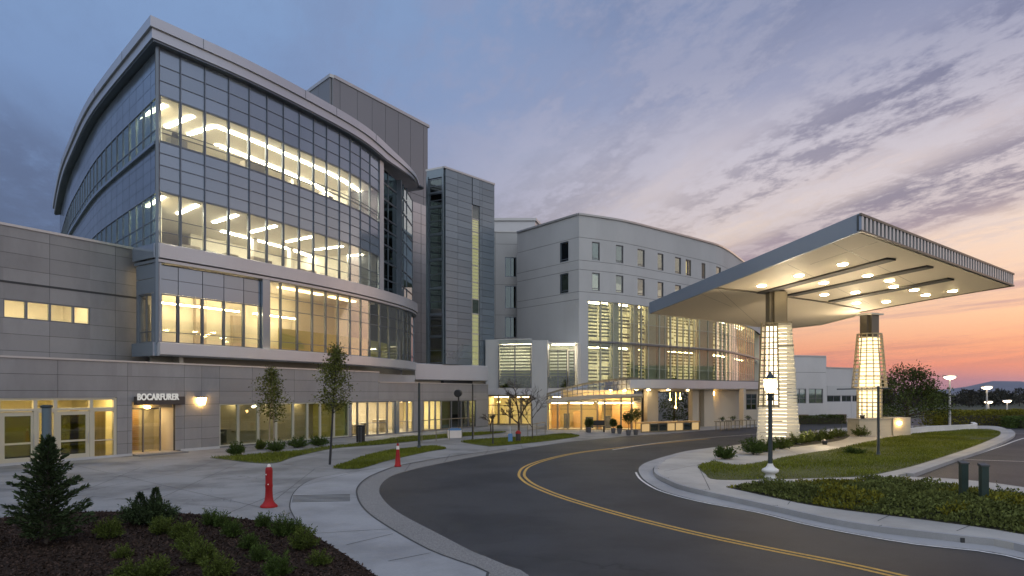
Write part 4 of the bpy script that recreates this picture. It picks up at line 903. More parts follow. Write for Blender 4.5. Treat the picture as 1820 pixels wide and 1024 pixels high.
# interior: slabs, ceilings, walls, lights
def plan(off, sr1, sl1):
    r = [GR.pt(sr1 * i / 24, -off)[:2] for i in range(25)]; l = [GLF.pt(sl1 * i / 20, -off)[:2] for i in range(21)]
    c = (GR.pt(0, 0) + Vector((-.05, .9, 0)) * off * 1.5)[:2]
    return [c] + r[2:] + list(reversed(l[2:]))
fp = plan(.34, sEnd - .1, fl[-1] - 1)
for z0, z1, mt, mb_ in ((13.9, 16.40, 'carpet', 'ceiling'), (9.99, 10.98, 'carpet', 'ceiling')):
    b = MB(); b.prism(fp, z0, z1, 1, 0); b.build('floor_slab', [M[mt], M[mb_]], blk)
b = MB(); b.prism(fp, 19.0, 21.3, 0); b.build('ceiling_slab', M['ceiling'], blk)
b = MB(); b.prism(fp, 5.15, 5.70, 0); b.build('floor_slab', M['carpet'], blk)
iw = MB()
for z0, z1 in ((16.41, 18.99), (10.99, 13.89), (5.71, 9.98)):
    cell(iw, GR, 7.5, GR.L, z0, z1, -8.2, -8.0, 0, 20); cell(iw, GR, 19, 19.2, z0, z1, -8.0, -2.5)
    for q in (10.5, 14.5): cell(iw, GR, q, q + .35, z0, z1, -5.4, -5.05)
iw.build('inner_wall', M['cream'], blk)
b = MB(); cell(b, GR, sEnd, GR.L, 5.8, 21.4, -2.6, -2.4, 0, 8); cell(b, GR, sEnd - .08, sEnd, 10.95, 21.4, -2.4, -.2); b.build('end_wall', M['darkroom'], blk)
pt_ = MB(); M['bluepart'] = pbr('pale_partition', (.42, .46, .45), .7, 0, .1, .3)
for z0, z1 in ((16.41, 18.99), (10.99, 13.89), (5.71, 9.98)): cell(pt_, GLF, 3.4, fl[-1] - 2, z0, z1, -1.2, -1.05, 0, 24)
pt_.build('partition', M['bluepart'], blk)
pq = MB(); z0, z1 = 5.71, 9.98
cell(pq, GLW, by[0], GLW.L - 3, z0, z1, -4.3, -4.2, 0, 22); pq.build('inner_wall', M['cream'], blk)
# ceiling strips
def cross(q, w, o0, o1, zz, sk=.0): 
    b = MB(); a = [GR.pt(q, o0), GR.pt(q + w, o0), GR.pt(q + w + sk, o1), GR.pt(q + sk, o1)]; b.hexa([(p.x, p.y, zz - .06) for p in reversed(a)], [(p.x, p.y, zz) for p in reversed(a)]); b.build('ceiling_light', M['strip'], blk)
striplights(blk, GR, [(4.4, 12, -1.7, -1.45, 18.995), (12.2, 20.8, -1.7, -1.45, 18.995), (6.5, 20.5, -4.4, -4.1, 18.995)], 'strip')
for q in (.9, 2.6, 4.2): cross(q, .26, -1.1 - q * .1, -4.2, 18.995)
for q in (.8, 2.8, 5.5, 8.6, 12.0, 15.5, 18.8): cross(q, .22, -1.2, -4.0, 13.895, .5)
striplights(blk, GR, [(8.0, 20, -5.6, -5.35, 13.895)], 'strip')
striplights(blk, GLW, [(1.4, 7.2, -3.2, -3.05, 8.3), (8.4, 12.5, -3.2, -3.05, 8.3)], 'stripw', 'pendant_light')
striplights(blk, GLW, [(1.0, 7, -1.6, -1.2, 9.97), (9, 13, -1.6, -1.2, 9.97), (14, 17.0, -1.6, -1.2, 9.97)], 'stripbay')
b = MB(); c = GLF.pt(2.6, -.75); b.tube([(c.x, c.y, 16.6), (c.x, c.y, 18.7)], .06, 8); b.tube([(c.x, c.y, 11.2), (c.x, c.y, 13.6)], .06, 8); b.build('wall_light', M['stripsoft'], blk)
fu = MB(); random.seed(4)
for zf in (16.41, 10.99):
    q = 1.2
    while q < 20:
        w = random.uniform(.7, 1.7); o = random.choice((-.9, -1.3, -2.2, -3.0)); hh_ = random.uniform(.45, .95)
        cell(fu, GR, q, q + w, zf, zf + hh_, o - .5, o); 
        if random.random() < .5: cell(fu, GR, q + .2, q + .7, zf + hh_, zf + hh_ + .35, o - .3, o - .25, 1)
        q += w + random.uniform(.4, 1.6)
fu.build('desk', [M['furnlight'], M['furn']], blk)
rl = MB(); ribbon(rl, GR, .6, 20.5, [(-.45, 17.05), (-.40, 17.05), (-.40, 17.10), (-.45, 17.10)], 40); rl.build('guard_rail', M['furnlight'], blk)
rs = random.Random(12)
for zf, q0_ in ((16.41, 8.4), (10.99, 8.2)):
    q = q0_
    while q < 19.5:
        w = rs.uniform(.8, 1.5); dd_ = MB(); cell(dd_, GR, q, q + w, zf + .02, zf + rs.choice((2.0, 2.05, 1.3, .9)), -7.98, -7.86); dd_.build('cupboard', M[rs.choice(('wood', 'bluepart', 'furn', 'furnlight'))], blk); q += w + rs.uniform(1.2, 2.6)
for q in (1.6, 4.6, 7.4, 10.4, 13.2): dd_ = MB(); cell(dd_, GLW, q, q + rs.uniform(.35, 1.1), 5.72, 5.72 + rs.uniform(1.1, 3.6), -4.18, -3.9); dd_.build('cupboard', M[rs.choice(('furnlight', 'beige', 'cream'))], blk)
hw = MB(); cell(hw, GLW, lw_(545), GLW.L - 1.5, 5.71, 7.4, -2.6, -2.5, 0, 10); hw.build('hill_reflection_wall', M['olive'], blk)  # olive wall added behind the glass in place of a reflected green hill
# roof
def roofplan(off):
    r = [GR.pt(GR.L * i / 30, off)[:2] for i in range(31)]; l = [GLF.pt(fl[-1] * i / 30, off)[:2] for i in range(31)]
    n1, n2 = GR.fr(0)[2], GLF.fr(0)[2]; bis = (n1 + n2).normalized(); c = Vector((-18.8, 36.25)) + bis * (off / max(.3, bis.dot(n1)))
    tip = [(-8.55 + off * .3, 64.8), (-9.9, 65.5)]
    return [tuple(c)] + [p for p in r[1:]] + tip + list(reversed(l[1:]))
def tap(z_, up): return lambda p: z_ + up * (min(1, max(0, (p.y - 54.0) / 10.5)) if p.x > -14 else 0)
b = MB(); b.prism(roofplan(.58), tap(22.08, .40), 22.62); b.build('roof_edge', M['fascia'], blk)
b = MB(); b.prism(roofplan(.46), tap(21.55, .86), tap(22.075, .395)); b.build('fascia', M['fascia'], blk)
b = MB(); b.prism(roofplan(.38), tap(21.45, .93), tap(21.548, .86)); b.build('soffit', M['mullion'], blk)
fj = MB()
for q in (2.2, 9.5, 12.5, 17.5): cell(fj, GR, q, q + .03, 22.09, 22.61, .5, .592)
for q in (4.5, 11, 19, 28): cell(fj, GLF, q, q + .03, 22.09, 22.61, .5, .592)
fj.build('fascia_joint', M['mullion'], blk)
# plinth wall under the block
b = MB(); cell(b, GR, .3, GR.L, 0, 5.14, -1.4, -1.2, 0, 24); cell(b, GLF, .4, 3.4, 0, 5.14, -1.4, -1.2); b.build('base_wall', M['beige'], blk)
pb = Path([(-12.6, 49.2), (-9.5, 57.5), (-7.0, 61.3), (-1.45, 66.6)])
b = MB(); ribbon(b, pb, pb.px(736), pb.L, [(-1.4, 4.22), (.05, 4.22), (.12, 4.28), (.12, 5.62), (.06, 5.68), (-1.4, 5.68)], 20); b.build('podium_band', M['lightband'], blk)
b = MB(); cell(b, pb, 1.0, pb.L - .05, 0, 4.21, -.65, -.45, 0, 10); bw = b.build('base_wall', M['beige'], blk)
b = MB(); cell(b, pb, 5.0, pb.px(735), 3.3, 4.6, -.1, .15, 0, 4); b.build('parapet_panel', M['lightband'], blk)

# ------------------------------------------------------------------ plant tower behind the roof
def tower(name, label, cat, foot, z1, faces, mat_, parent_origin, cap=True):
    t = thing(name, label, cat, parent_origin); b = MB(); cx = sum(p[0] for p in foot) / len(foot); cy = sum(p[1] for p in foot) / len(foot)
    b.prism([(cx + (p[0] - cx) * .99, cy + (p[1] - cy) * .99) for p in foot], 0, z1 - .05); b.build('wall', M['panelback'], t); return t
tw = tower('plant_tower', 'dark blank panelled plant tower rising behind the curved roof', 'building', [(-16.4, 62), (-9.2, 73.6), (-12.7, 76.2), (-19.9, 65.8)], 32.0, None, None, (-14, 69, 0))
TR = Path([(-16.4, 62), (-9.2, 73.6)]); TL = Path([(-16.4, 62), (-19.9, 65.85)], side=-1)
b = MB(); js = [0, .9, 3.1, 5.1, 7.0, 8.9, 10.8, 12.9, TR.L]
for a, c in zip(js, js[1:]):
    for z0, z1 in ((0, 24.0), (24.0, 31.7)): cell(b, TR, a + .02, c - .02, z0 + .02, z1 - .02, .0, .16)
for a, c in ((0.02, 2.2), (2.2, TL.L)): cell(b, TL, a + .02, c - .02, .02, 31.7, .0, .16)
b.build('cladding', M['tower'], tw)
b = MB(); cell(b, TR, 0.17, TR.L + .2, 31.7, 32.0, -.3, .24); cell(b, TL, -.1, TL.L, 31.7, 32.0, -.3, .24); b.build('coping', M['coping'], tw)
b2 = MB()
for k in range(22):
    for a, c in ((9.0, 10.85), (10.9, 12.4), (12.43, 13.72)): cell(b2, TR, a + .02, c - .02, 1.05 * k + .03, 1.05 * (k + 1), .165, .24)
b2.build('cladding', M['lightband'], tw)  # panel reflection put into a lighter colour on this part of the tower

# ------------------------------------------------------------------ stair tower
stt = thing('stair_tower', 'blue-grey metal clad stair tower with a narrow lit window slit', 'building', (-5, 65, 0))
SR = Path([(-6.13, 62.0), (-1.82, 67.0)]); SLp = Path([(-7.75, 62.9), (-6.13, 62.0)])
b = MB(); b.prism([(-6.2, 62.25), (-2.0, 67.1), (-4.4, 69.5), (-8.0, 66.5), (-7.7, 63.3)], 3, 23.4); b.build('wall', M['panelback'], stt)
sl = lambda a: SR.px(a)
g0, g1 = sl(838), sl(851)
jv = [0, sl(812), sl(837), g0, g1, sl(855), SR.L]; jv = sorted(set(round(q, 3) for q in jv)); jz = [5.68 + .61 * k for k in range(30)]; jz = [q for q in jz if q < 23.3] + [23.45]
cb = MB()
for a, c in zip(jv, jv[1:]):
    for z0, z1 in zip(jz, jz[1:]):
        if g0 - .05 < (a + c) / 2 < g1 + .05 and z1 < 21.2: continue
        if c - a > .1: cell(cb, SR, a + .012, c - .012, z0 + .014, z1 - .014, -.02, .14)
cb.build('cladding', M['stair'], stt)
zz_ = [5.7, 8.7, 10.6, 12.0, 13.6, 15.2, 16.8, 18.4, 19.6, 21.0]
for z0, z1 in zip(zz_, zz_[1:]):
    lit = not (10.0 < z0 < 11 or z0 > 19); window(stt, SR, g0 + .02, g1 - .02, z0 + .01, z1 - .01, M['coping'], M['ghall'] if lit else M['gdark'], hs=[z0 + (z1 - z0) * k / 5 for k in range(1, 5)] if lit else (), fw=.045, o0=-.04, o1=.06, og=.0, label='lit stair window pane' if lit else None)
b = MB(); cell(b, SR, g0, g1, 5.7, 19.6, -.045, -.03)
b.build('lit_stairwell', emit('stairwell_glow', lin(232, 222, 170), .62), stt)
b = MB(); cell(b, SLp, 0, .22, 5.68, 22.9, .05, .3); cell(b, SLp, SLp.L - .12, SLp.L - .0, 5.68, 22.9, .05, .22); cell(b, SLp, 0, SLp.L, 22.7, 23.45, .04, .2); b.build('jamb', M['stair'], stt)
zz_ = [5.7, 8.2, 10.2, 12.6, 15.2, 17.5, 20.0, 21.3, 22.65]
for z0, z1 in zip(zz_, zz_[1:]): window(stt, SLp, .24, SLp.L - .14, z0 + .09, z1 - .02, M['mullion'], M['gdark'], hs=((z0 + z1) / 2,), fw=.08, o0=.02, o1=.14, og=.08)
for z0 in zz_[1:-1]: b = MB(); cell(b, SLp, .23, SLp.L - .13, z0 - .01, z0 + .08, .02, .2); b.build('ledge', M['stair'], stt)
b = MB(); cell(b, SR, -.2, SR.L + .02, 23.45, 23.62, -.3, .2); cell(b, SLp, -.1, SLp.L - .1, 23.45, 23.62, -.3, .22); b.build('coping', M['coping'], stt)

# ------------------------------------------------------------------ link block between stair tower and curved hall
lk = thing('link_block', 'pale recessed link block with stacked dark window pairs', 'building', (-1, 78, 0))
LK = Path([(-5.5, 74.6), (1.4, 75.2)]); kk = lambda a: LK.px(a)
def yz(py, Y=75.0): return Zp(py, Y)
wins = [(kk(897.5), kk(918), yz(a), yz(c)) for a, c in ((492, 457), (548, 508), (600, 563))]
clad(lk, LK, 0, LK.L, 0, yz(413), [kk(880)], [yz(434), yz(506), yz(560), yz(602)], wins, M['concretewall'], M['panelback'], gap=.03)
for w in wins: window(lk, LK, *w, M['mullion'], M['gdark'], vs=((w[0] + w[1]) / 2,), fw=.08, o0=-.16, o1=-.03, og=-.1)
b = MB(); cell(b, LK, 0, LK.L, yz(413), yz(413) + .15, -.4, .06); b.build('coping', M['coping'], lk)
b = MB(); b.prism([at(866, 0, 84)[:2], at(951, 0, 84)[:2], (6, 96), (-4, 96)], 18, Zp(390, 84) - .2); b.build('attic', M['lightband'], lk)
b = MB(); b.prism([at(865, 0, 83.8)[:2], at(953, 0, 83.8)[:2], (6.2, 96.2), (-4.2, 96.2)], Zp(390, 84) - .19, Zp(388, 84)); b.build('attic_roof', M['coping'], lk)
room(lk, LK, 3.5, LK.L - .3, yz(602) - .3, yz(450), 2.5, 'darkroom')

# ------------------------------------------------------------------ curved hall
hall = thing('curved_hall', 'pale curved hall with small square windows above tall slatted glazing', 'building', (12, 78, 0))
HR = Path([(6.42, 65.6), (11, 68.1), (15.8, 72.1), (21.3, 76.9), (24.9, 80.6), (29.6, 88.2), (34.5, 97), (38.8, 106)]); HL = Path([(6.42, 65.6), (.55, 73.1)], side=-1)
hr = lambda a: HR.px(a); hl = lambda a: HL.px(a); HT = 20.2
RW1, RW2 = (16.02, 17.78), (13.05, 14.78)
ops = []
wl1 = [(1051.6, 1065.7), (1094.5, 1108), (1133.5, 1145.5), (1168.7, 1179), (1200, 1210), (1219, 1228.5), (1246.8, 1253.8), (1273, 1281)]
w1 = [(hr(a), hr(c), *RW1) for a, c in wl1]; w2 = [(hr(a), hr(c), *RW2) for a, c in wl1[:7]]
gz = (hr(1045), HR.L - .5, 3.35, 12.05)
clad(hall, HR, 0, HR.L, 0, HT, [], [12.84, 14.98, 15.87, 18.07], w1 + w2 + [gz], M['concretewall'], M['panelback'], gap=.035, thick=.3)
hw_ = [(hl(1010.3), hl(995.2), 16.0, 17.95), (hl(1010.3), hl(995.2), 12.9, 14.85)]
clad(hall, HL, 0, HL.L, 0, HT, [], [12.1, 12.84, 14.98, 15.87, 18.07], hw_, M['concretewall'], M['panelback'], gap=.035, thick=.3)
for i, w in enumerate(w1 + w2):
    lit = i in (5, 6); window(hall, HR, *w, M['framegrey'], M['glit'] if lit else M['gleft'], hs=(w[2] + .22,), vs=((w[0] + w[1]) / 2,) if lit else (), fw=.07, o0=-.2, o1=-.06, og=-.13)
    if lit: b = MB(); cell(b, HR, w[0] + .05, w[1] - .05, w[2] + .25, w[3] - .08, -.6, -.55); b.build('lit_blind', emit('lit_blind_glow', lin(250, 226, 150), .95), hall)
for w in hw_: window(hall, HL, *w, M['mullion'], M['gdark'], hs=(w[2] + .25,), fw=.09, o0=-.2, o1=-.06, og=-.13)
b = MB(); ribbon(b, HR, -.05, HR.L, [(-.5, HT), (.10, HT), (.12, HT + .18), (-.5, HT + .18)], 40); cell(b, HL, .12, HL.L, HT, HT + .18, -.5, .11); b.build('coping', M['coping'], hall)
b = MB(); b.prism([HR.pt(HR.L * i / 20, -.6)[:2] for i in range(21)] + [(20, 110), (.5, 76)], HT - .6, HT - .4); b.build('roof', M['concretedark'], hall)
# room behind the tall glazing
room(hall, HR, .6, HR.L - .6, 3.2, 12.2, 4.5, 'cream', o=-.32, n=20); b = MB(); 
striplights(hall, HR, [(hr(1046), hr(1090), -2.2, -1.9, 12.15), (hr(1105), hr(1152), -2.2, -1.9, 12.15), (hr(1160), hr(1210), -2.2, -1.9, 12.15), (hr(1220), hr(1270), -2.2, -1.9, 12.15), (hr(1275), hr(1300), -2.2, -1.9, 12.15), (hr(1310), hr(1343), -2.2, -1.9, 12.15),
     (hr(1046), hr(1090), -2.4, -2.0, 7.7), (hr(1105), hr(1152), -2.4, -2.0, 7.7), (hr(1175), hr(1210), -2.4, -2.0, 7.7), (hr(1275), hr(1300), -2.4, -2.0, 7.7)], 'striphall')
b = MB(); cell(b, HR, .7, HR.L - .7, 7.72, 8.1, -4.7, -.6, 0, 20); b.build('floor_slab', M['colpale'], hall)
striplights(hall, HR, [(hr(1047), hr(1340), -1.5, -1.3, 12.15), (hr(1047), hr(1340), -1.6, -1.4, 7.71)], 'stripsoft')
bays = [(1045, 1068, 1, .75), (1068, 1090, 1, .75), (1090, 1106, 0, 0), (1106, 1127, 1, .75), (1127, 1141, 0, 0), (1141, 1153, 1, .75), (1153, 1173, 0, 0), (1173, 1193, 0, 0), (1193, 1205, 1, .75), (1205, 1226, 1, .6), (1226, 1244, 1, .6), (1244, 1274, 0, 0), (1274, 1302, 1, .62), (1302, 1309, 0, 0), (1309, 1326, 1, .6), (1326, 1342, 1, .6)]
for a, c, kind_, dens_ in bays:
    s0, s1 = hr(a) + .01, hr(c) - .01; nv = max(0, int((s1 - s0) / 1.9)); vs_ = [s0 + (s1 - s0) * k / (nv + 1) for k in range(1, nv + 1)]
    window(hall, HR, s0, s1, 3.36, 12.04, M['colpale'], M['ghall'], vs=vs_, hs=(5.6, 7.95, 8.2, 10.1), fw=.05, o0=-.22, o1=-.03, og=-.08)
    if not kind_:
        cm = MB(); cell(cm, HR, s0 + .05, s1 - .05, 3.25, 12.1, -1.0, -.42, 0, 2); cm.build('pier', M['beige' if a in (1173, 1244) else 'colpale'], hall); continue
    sb = MB(); zz = 3.5
    while zz < 11.95:
        if random.random() < .9 and not (7.6 < zz < 8.3): cell(sb, HR, s0 + .1, s1 - .1, zz, zz + .34 * (dens_ if random.random() < .8 else .95) * .6, -.60, -.52, 0, 1)
        zz += .34
    sb.build('blind', M['blind'], hall)
b = MB(); ribbon(b, HR, hr(1047), HR.L - 1, [(-.04, 7.98), (.14, 7.98), (.14, 8.12), (-.04, 8.12)], 40); b.build('transom_bar', M['framegrey'], hall)
# ground floor wall pieces under the hall
GF = Path([at(1150, 0, 59.5)[:2], at(1230, 0, 62)[:2], at(1350, 0, 67)[:2]])
gf = lambda a: GF.px(a)
gops = [(gf(1163), gf(1225), .02, 3.2), (gf(1318), gf(1345), 1.45, 3.0)]
clad(hall, GF, GF.px(1146), GF.L, 0, 3.6, [gf(1255), gf(1310)], [], gops, M['beige'], M['panelback'], gap=.02)
window(hall, GF, *gops[1], M['framegrey'], M['gdark'], vs=(gf(1327), gf(1336)), hs=(2.0, 2.5), fw=.06)
for a, w in ((1146, .9), (1158, .5), (1228, .8), (1251, 1.2), (1306, .35)): q = GF.pt(gf(a), .35 if a != 1306 else .9); b = MB(); b.box((q.x, q.y, 1.76), (w, .5, 3.50), GF.ang(gf(a))); b.build('column', M['beige'], hall)
b = MB(); q = GF.pt(gf(1263), .22, 3.05); b.lathe(q, [(.05, -.22), (.16, -.18), (.18, .12), (.07, .16)], 12); b.build('wall_light', M['sconce'], hall)
# garden seen through the opening
def cloud_tree(name, label, base, H, w, n, m, leaf): 
    t = thing(name, label, 'tree', base); b = MB(); b.tube([base, base + Vector((0, 0, H * .7))], [.1, .05], 6); b.build('trunk', M['bark'], t); f = RNG.uniform(.12, 1, n); r_ = np.sin(np.pi * (f * .8 + .15)) * w / 2 * RNG.uniform(.2, 1, n); a_ = RNG.uniform(0, 6.28, n)
    leafmesh('crown', m, np.column_stack([base.x + r_ * np.cos(a_), base.y + r_ * np.sin(a_), base.z + f * H]), rdir(n, .3), RNG.uniform(.6, 1.3, n) * leaf, .55, t)
cloud_tree('garden_tree', 'dark round tree in the courtyard opening, left of the string lights', Vector((15.2, 64.0, .02)), 4.4, 3.2, 2200, M['leafbush'], .18); cloud_tree('garden_tree', 'dark round tree in the courtyard opening, right of the string lights', Vector((17.6, 65.2, .02)), 4.2, 3.2, 2200, M['leafbush'], .18)
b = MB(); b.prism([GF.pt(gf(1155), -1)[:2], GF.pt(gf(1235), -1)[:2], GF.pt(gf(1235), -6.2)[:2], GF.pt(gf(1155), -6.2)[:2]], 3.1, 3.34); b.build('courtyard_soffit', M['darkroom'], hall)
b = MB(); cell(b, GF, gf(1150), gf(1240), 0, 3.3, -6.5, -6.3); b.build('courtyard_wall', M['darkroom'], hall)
for i, (a, c, lb) in enumerate(((1191, 710, 'highest left bulb of the lights among the courtyard trees'), (1209, 708, 'highest right bulb of the lights among the courtyard trees'), (1201, 724, 'lowest bulb of the lights among the courtyard trees'))):
    q = at(a, c, 62.6); b = MB(); b.lathe(q, [(.01, -.09), (.07, -.06), (.09, 0), (.05, .07), (.015, .11)], 10); b.tube([q + Vector((0, 0, .1)), (q.x, q.y, 3.1)], .008, 4)
    tag(b.build('hanging_bulb', M['bulb']), lb, 'lamp', 'bulbs among the courtyard trees')

# ------------------------------------------------------------------ terrace glass boxes and pier
ter = thing('terrace_block', 'small terrace block with two slatted glass boxes over a hedge and a pale pier', 'building', (2, 66, 0))
TB = Path([at(862, 0, 65.5)[:2], at(1032, 0, 63.6)[:2]]); tb_ = lambda a: TB.px(a)
tz = lambda py: Zp(py, 64.4)
for a, c, zt in ((886, 944, 612), (975, 1008, 622), (1010, 1021, 624)):
    s0, s1 = tb_(a), tb_(c)
    window(ter, TB, s0, s1, tz(690), tz(zt), M['framegrey'], M['ghall'], vs=((s0 + s1) / 2,) if c - a > 20 else (), hs=(tz(669),), fw=.07, o0=-.16, o1=0, og=-.08)
    sb = MB(); zz = tz(666)
    while zz < tz(zt) - .15: cell(sb, TB, s0 + .06, s1 - .06, zz, zz + .15, -.5, -.42); zz += .30
    sb.build('blind', M['blind'], ter)
    b = MB(); cell(b, TB, s0 + .05, s1 - .05, tz(690), tz(660), -.9, -.75); b.build('inner_sill', M['olive'], ter)
room(ter, TB, tb_(880), tb_(1026), tz(690) - .1, tz(610), 2.6, 'cream', o=-.25); striplights(ter, TB, [(tb_(890), tb_(940), -1.3, -1.0, tz(611)), (tb_(978), tb_(1018), -1.3, -1.0, tz(611))], 'strip')
q = np.array([TB.pt(s_, RNG.uniform(-.42, -.25))[:2] for s_ in np.concatenate([RNG.uniform(tb_(887), tb_(943), 2600), RNG.uniform(tb_(976), tb_(1020), 1700)])]); n = len(q)
hd = thing('box_hedge', 'clipped green hedge behind the lower panes of the terrace glass boxes', 'hedge', (*q[0], tz(690))); leafmesh('foliage', M['leafbushl'], np.column_stack([q, RNG.uniform(tz(689), tz(670), n)]), rdir(n), .13, .6, hd)
b = MB(); cell(b, TB, tb_(945.5), tb_(973), 0, tz(605), -1.2, .22); b.build('pier', M['concretewall'], ter)
b = MB(); cell(b, TB, tb_(866), tb_(945), tz(702), tz(690.5), -1.0, .1); cell(b, TB, tb_(973.5), tb_(1045), tz(702), tz(690.5), -1.0, .1); b.build('band', M['lightband'], ter)
b = MB(); cell(b, TB, tb_(887), tb_(944), tz(612) + .02, tz(603), -.04, -.01); b.build('glass_balustrade', M['ghall'], ter); b = MB(); cell(b, TB, tb_(976), tb_(1020), tz(622) + .02, tz(612), -.04, -.01); b.build('glass_balustrade', M['ghall'], ter)
b = MB(); cell(b, TB, tb_(886), tb_(945), tz(603), tz(601.5), -.06, .02); cell(b, TB, tb_(975), tb_(1021), tz(612), tz(610.5), -.06, .02); b.build('rail', M['coping'], ter)
b = MB(); cell(b, TB, tb_(1021.5), tb_(1032), 0, tz(690), -.3, .05); b.build('wall', M['concretewall'], ter); b = MB(); cell(b, TB, tb_(862), tb_(885), tz(702), tz(602), -.35, -.2); b.build('wall', M['concretewall'], ter)
# lit ground floor behind the bare tree
room(ter, TB, tb_(868), tb_(1030), .02, 2.75, 3.5, 'yellow', o=-.25); striplights(ter, TB, [(tb_(874), tb_(900), -1.5, -1.2, 2.72), (tb_(915), tb_(935), -1.5, -1.2, 2.72), (tb_(980), tb_(1020), -1.5, -1.2, 2.72)], 'stripw')
e_ = [tb_(a) for a in (866, 886, 906, 926, 945)]
for a, c in zip(e_, e_[1:]): window(ter, TB, a + .01, c - .01, .05, tz(702) - .01, M['lattice'], M['gwarm'], hs=(1.0, 1.9), fw=.08)
b = MB(); q = TB.pt(tb_(883), -.8, 2.2); b.lathe(q, [(.03, -.1), (.16, 0), (.03, .1)], 12); b.build('wall_light', M['sconce'], ter)

# ------------------------------------------------------------------ glazed entrance pavilion under the curved canopy
ent = thing('entrance_pavilion', 'glowing glass entrance pavilion under a swooping roof with a white curved edge', 'building', (9, 58, 0))
e1p = [at(1120, 0, 56.6), at(1150, 0, 56.4), at(1185, 0, 57.3), at(1225, 0, 59.2), at(1285, 0, 62.6), at(1352, 0, 66.5)]
EC = Path([(p.x, p.y) for p in e1p])
slabp = [EC.pt(EC.L * i / 30)[:2] for i in range(31)] + [(26.5, 75), (12, 66), (8.4, 62)]
b = MB(); b.prism(slabp, 3.46, 4.16); b.build('canopy_edge', M['lightband'], ent)
b = MB(); b.prism([(x_ + .0, y_ + .25) for x_, y_ in slabp], 3.38, 3.455); b.build('canopy_soffit', M['soffit'], ent)
b = MB(); b.prism([(x_ + .0, y_ + .35) for x_, y_ in slabp], 4.165, 4.25); b.build('roof', M['concretedark'], ent)
UP = [at(a, c, 57.6) for a, c in ((972, 700.5), (1000, 692), (1035, 683), (1075, 676.5), (1105, 673.5), (1136, 672))]; LO = [at(a, c, 56.0) for a, c in ((971, 714), (1000, 710.5), (1035, 707), (1075, 704.8), (1105, 704), (1142, 703.6))]
b = MB(); vs = []
for p, q in zip(UP, LO): vs += [p, q]
b.add(vs + [v + Vector((0, .09, .02)) for v in vs], [(2 * i, 2 * i + 2, 2 * i + 3, 2 * i + 1) for i in range(5)] + [(12 + 2 * i, 13 + 2 * i, 15 + 2 * i, 14 + 2 * i) for i in range(5)]); b.build('sloping_glass', M['gwarm'], ent)
b = MB()
for i in range(5):
    b.bar(UP[i], UP[i + 1], .14, .16); b.bar(LO[i] + Vector((0, .1, 0)), LO[i + 1] + Vector((0, .1, 0)), .3, .34, 1)
    for t_ in (0, .25, .5, .75): b.bar(UP[i].lerp(UP[i + 1], t_) - Vector((0, .03, 0)), LO[i].lerp(LO[i + 1], t_) - Vector((0, .03, 0)), .05, .05)
for t_ in (.33, .66):
    for i in range(5): b.bar(UP[i].lerp(LO[i], t_) - Vector((0, .04, 0)), UP[i + 1].lerp(LO[i + 1], t_) - Vector((0, .04, 0)), .04, .04)
b.build('roof_frame', [M['lattice'], M['beige']], ent)
b = MB(); vs = []
for p in UP: vs += [p + Vector((0, .12, -.12)), Vector((p.x * 1.09, p.y + 4.6, p.z - .1))]
b.add(vs + [v + Vector((0, 0, .1)) for v in vs], [(2 * i, 2 * i + 1, 2 * i + 3, 2 * i + 2) for i in range(5)] + [(12 + 2 * i, 14 + 2 * i, 15 + 2 * i, 13 + 2 * i) for i in range(5)]); b.build('roof', M['lattice'], ent)
EG = Path([at(973, 0, 56.2)[:2], at(1060, 0, 55.6)[:2], at(1142, 0, 55.8)[:2]]); eg = lambda a: EG.px(a)
e_ = [eg(a) for a in (974, 991, 1009, 1033, 1062, 1075, 1104, 1123, 1141)]
for i, (a, c) in enumerate(zip(e_, e_[1:])): window(ent, EG, a + .01, c - .01, .04, 2.32 + .07 * i, M['lattice'], M['gwarm'], hs=(1.75,) if i != 4 else (), fw=.055, o0=-.14, o1=0, og=-.07)
M['gold'] = pbr('golden_lobby', (.82, .62, .30), .7, 0, .12, .8)
room(ent, EG, .02, EG.L - .05, .03, 2.26, 4.6, 'gold', o=-.3, ceil='ceiling', floor='furnlight')
b = MB(); cell(b, EG, eg(974), eg(989), .04, 2.2, -3.0, -2.9); cell(b, EG, eg(1104), eg(1140), .04, 2.2, -3.4, -3.3); cell(b, EG, eg(1064), eg(1074), .04, 2.2, -2.2, -1.6); cell(b, EG, eg(1012), eg(1028), .04, 1.5, -4.0, -3.9); b.build('wood_wall', M['wood'], ent)
b = MB(); cell(b, EG, eg(996), eg(1006), .04, 1.3, -3.2, -2.8); cell(b, EG, eg(1040), eg(1058), .04, 1.0, -3.6, -3.0); cell(b, EG, eg(1084), eg(1098), .04, 1.1, -3.0, -2.7); b.build('desk', M['furn'], ent)
striplights(ent, EG, [(eg(978), eg(1005), -1.2, -1.0, 2.25), (eg(1012), eg(1055), -1.2, -1.0, 2.25), (eg(1065), eg(1100), -1.2, -1.0, 2.25), (eg(1106), eg(1138), -2.6, -2.3, 2.25), (eg(1015), eg(1060), -3.2, -3.0, 2.25)], 'stripw')
b = MB(); cell(b, EG, eg(990), EG.L, 2.42, 3.3, -3.0, -2.9, 0, 3); b.build('upper_wall', M['gold'], ent); striplights(ent, EG, [(eg(1015), eg(1138), -1.3, -1.1, 2.75)], 'stripw')
for a in (1085, 1110, 1135, 1175, 1215, 1250): 
    q = EC.pt(EC.px(max(a, 1122)), -1.6, 3.36) if a > 1120 else Vector((*at(a, 0, 58.2)[:2], 3.3)); b = MB(); b.lathe(q, [(.03, -.06), (.13, -.04), (.14, .01)], 12); b.build('downlight', M['downlight'], ent)

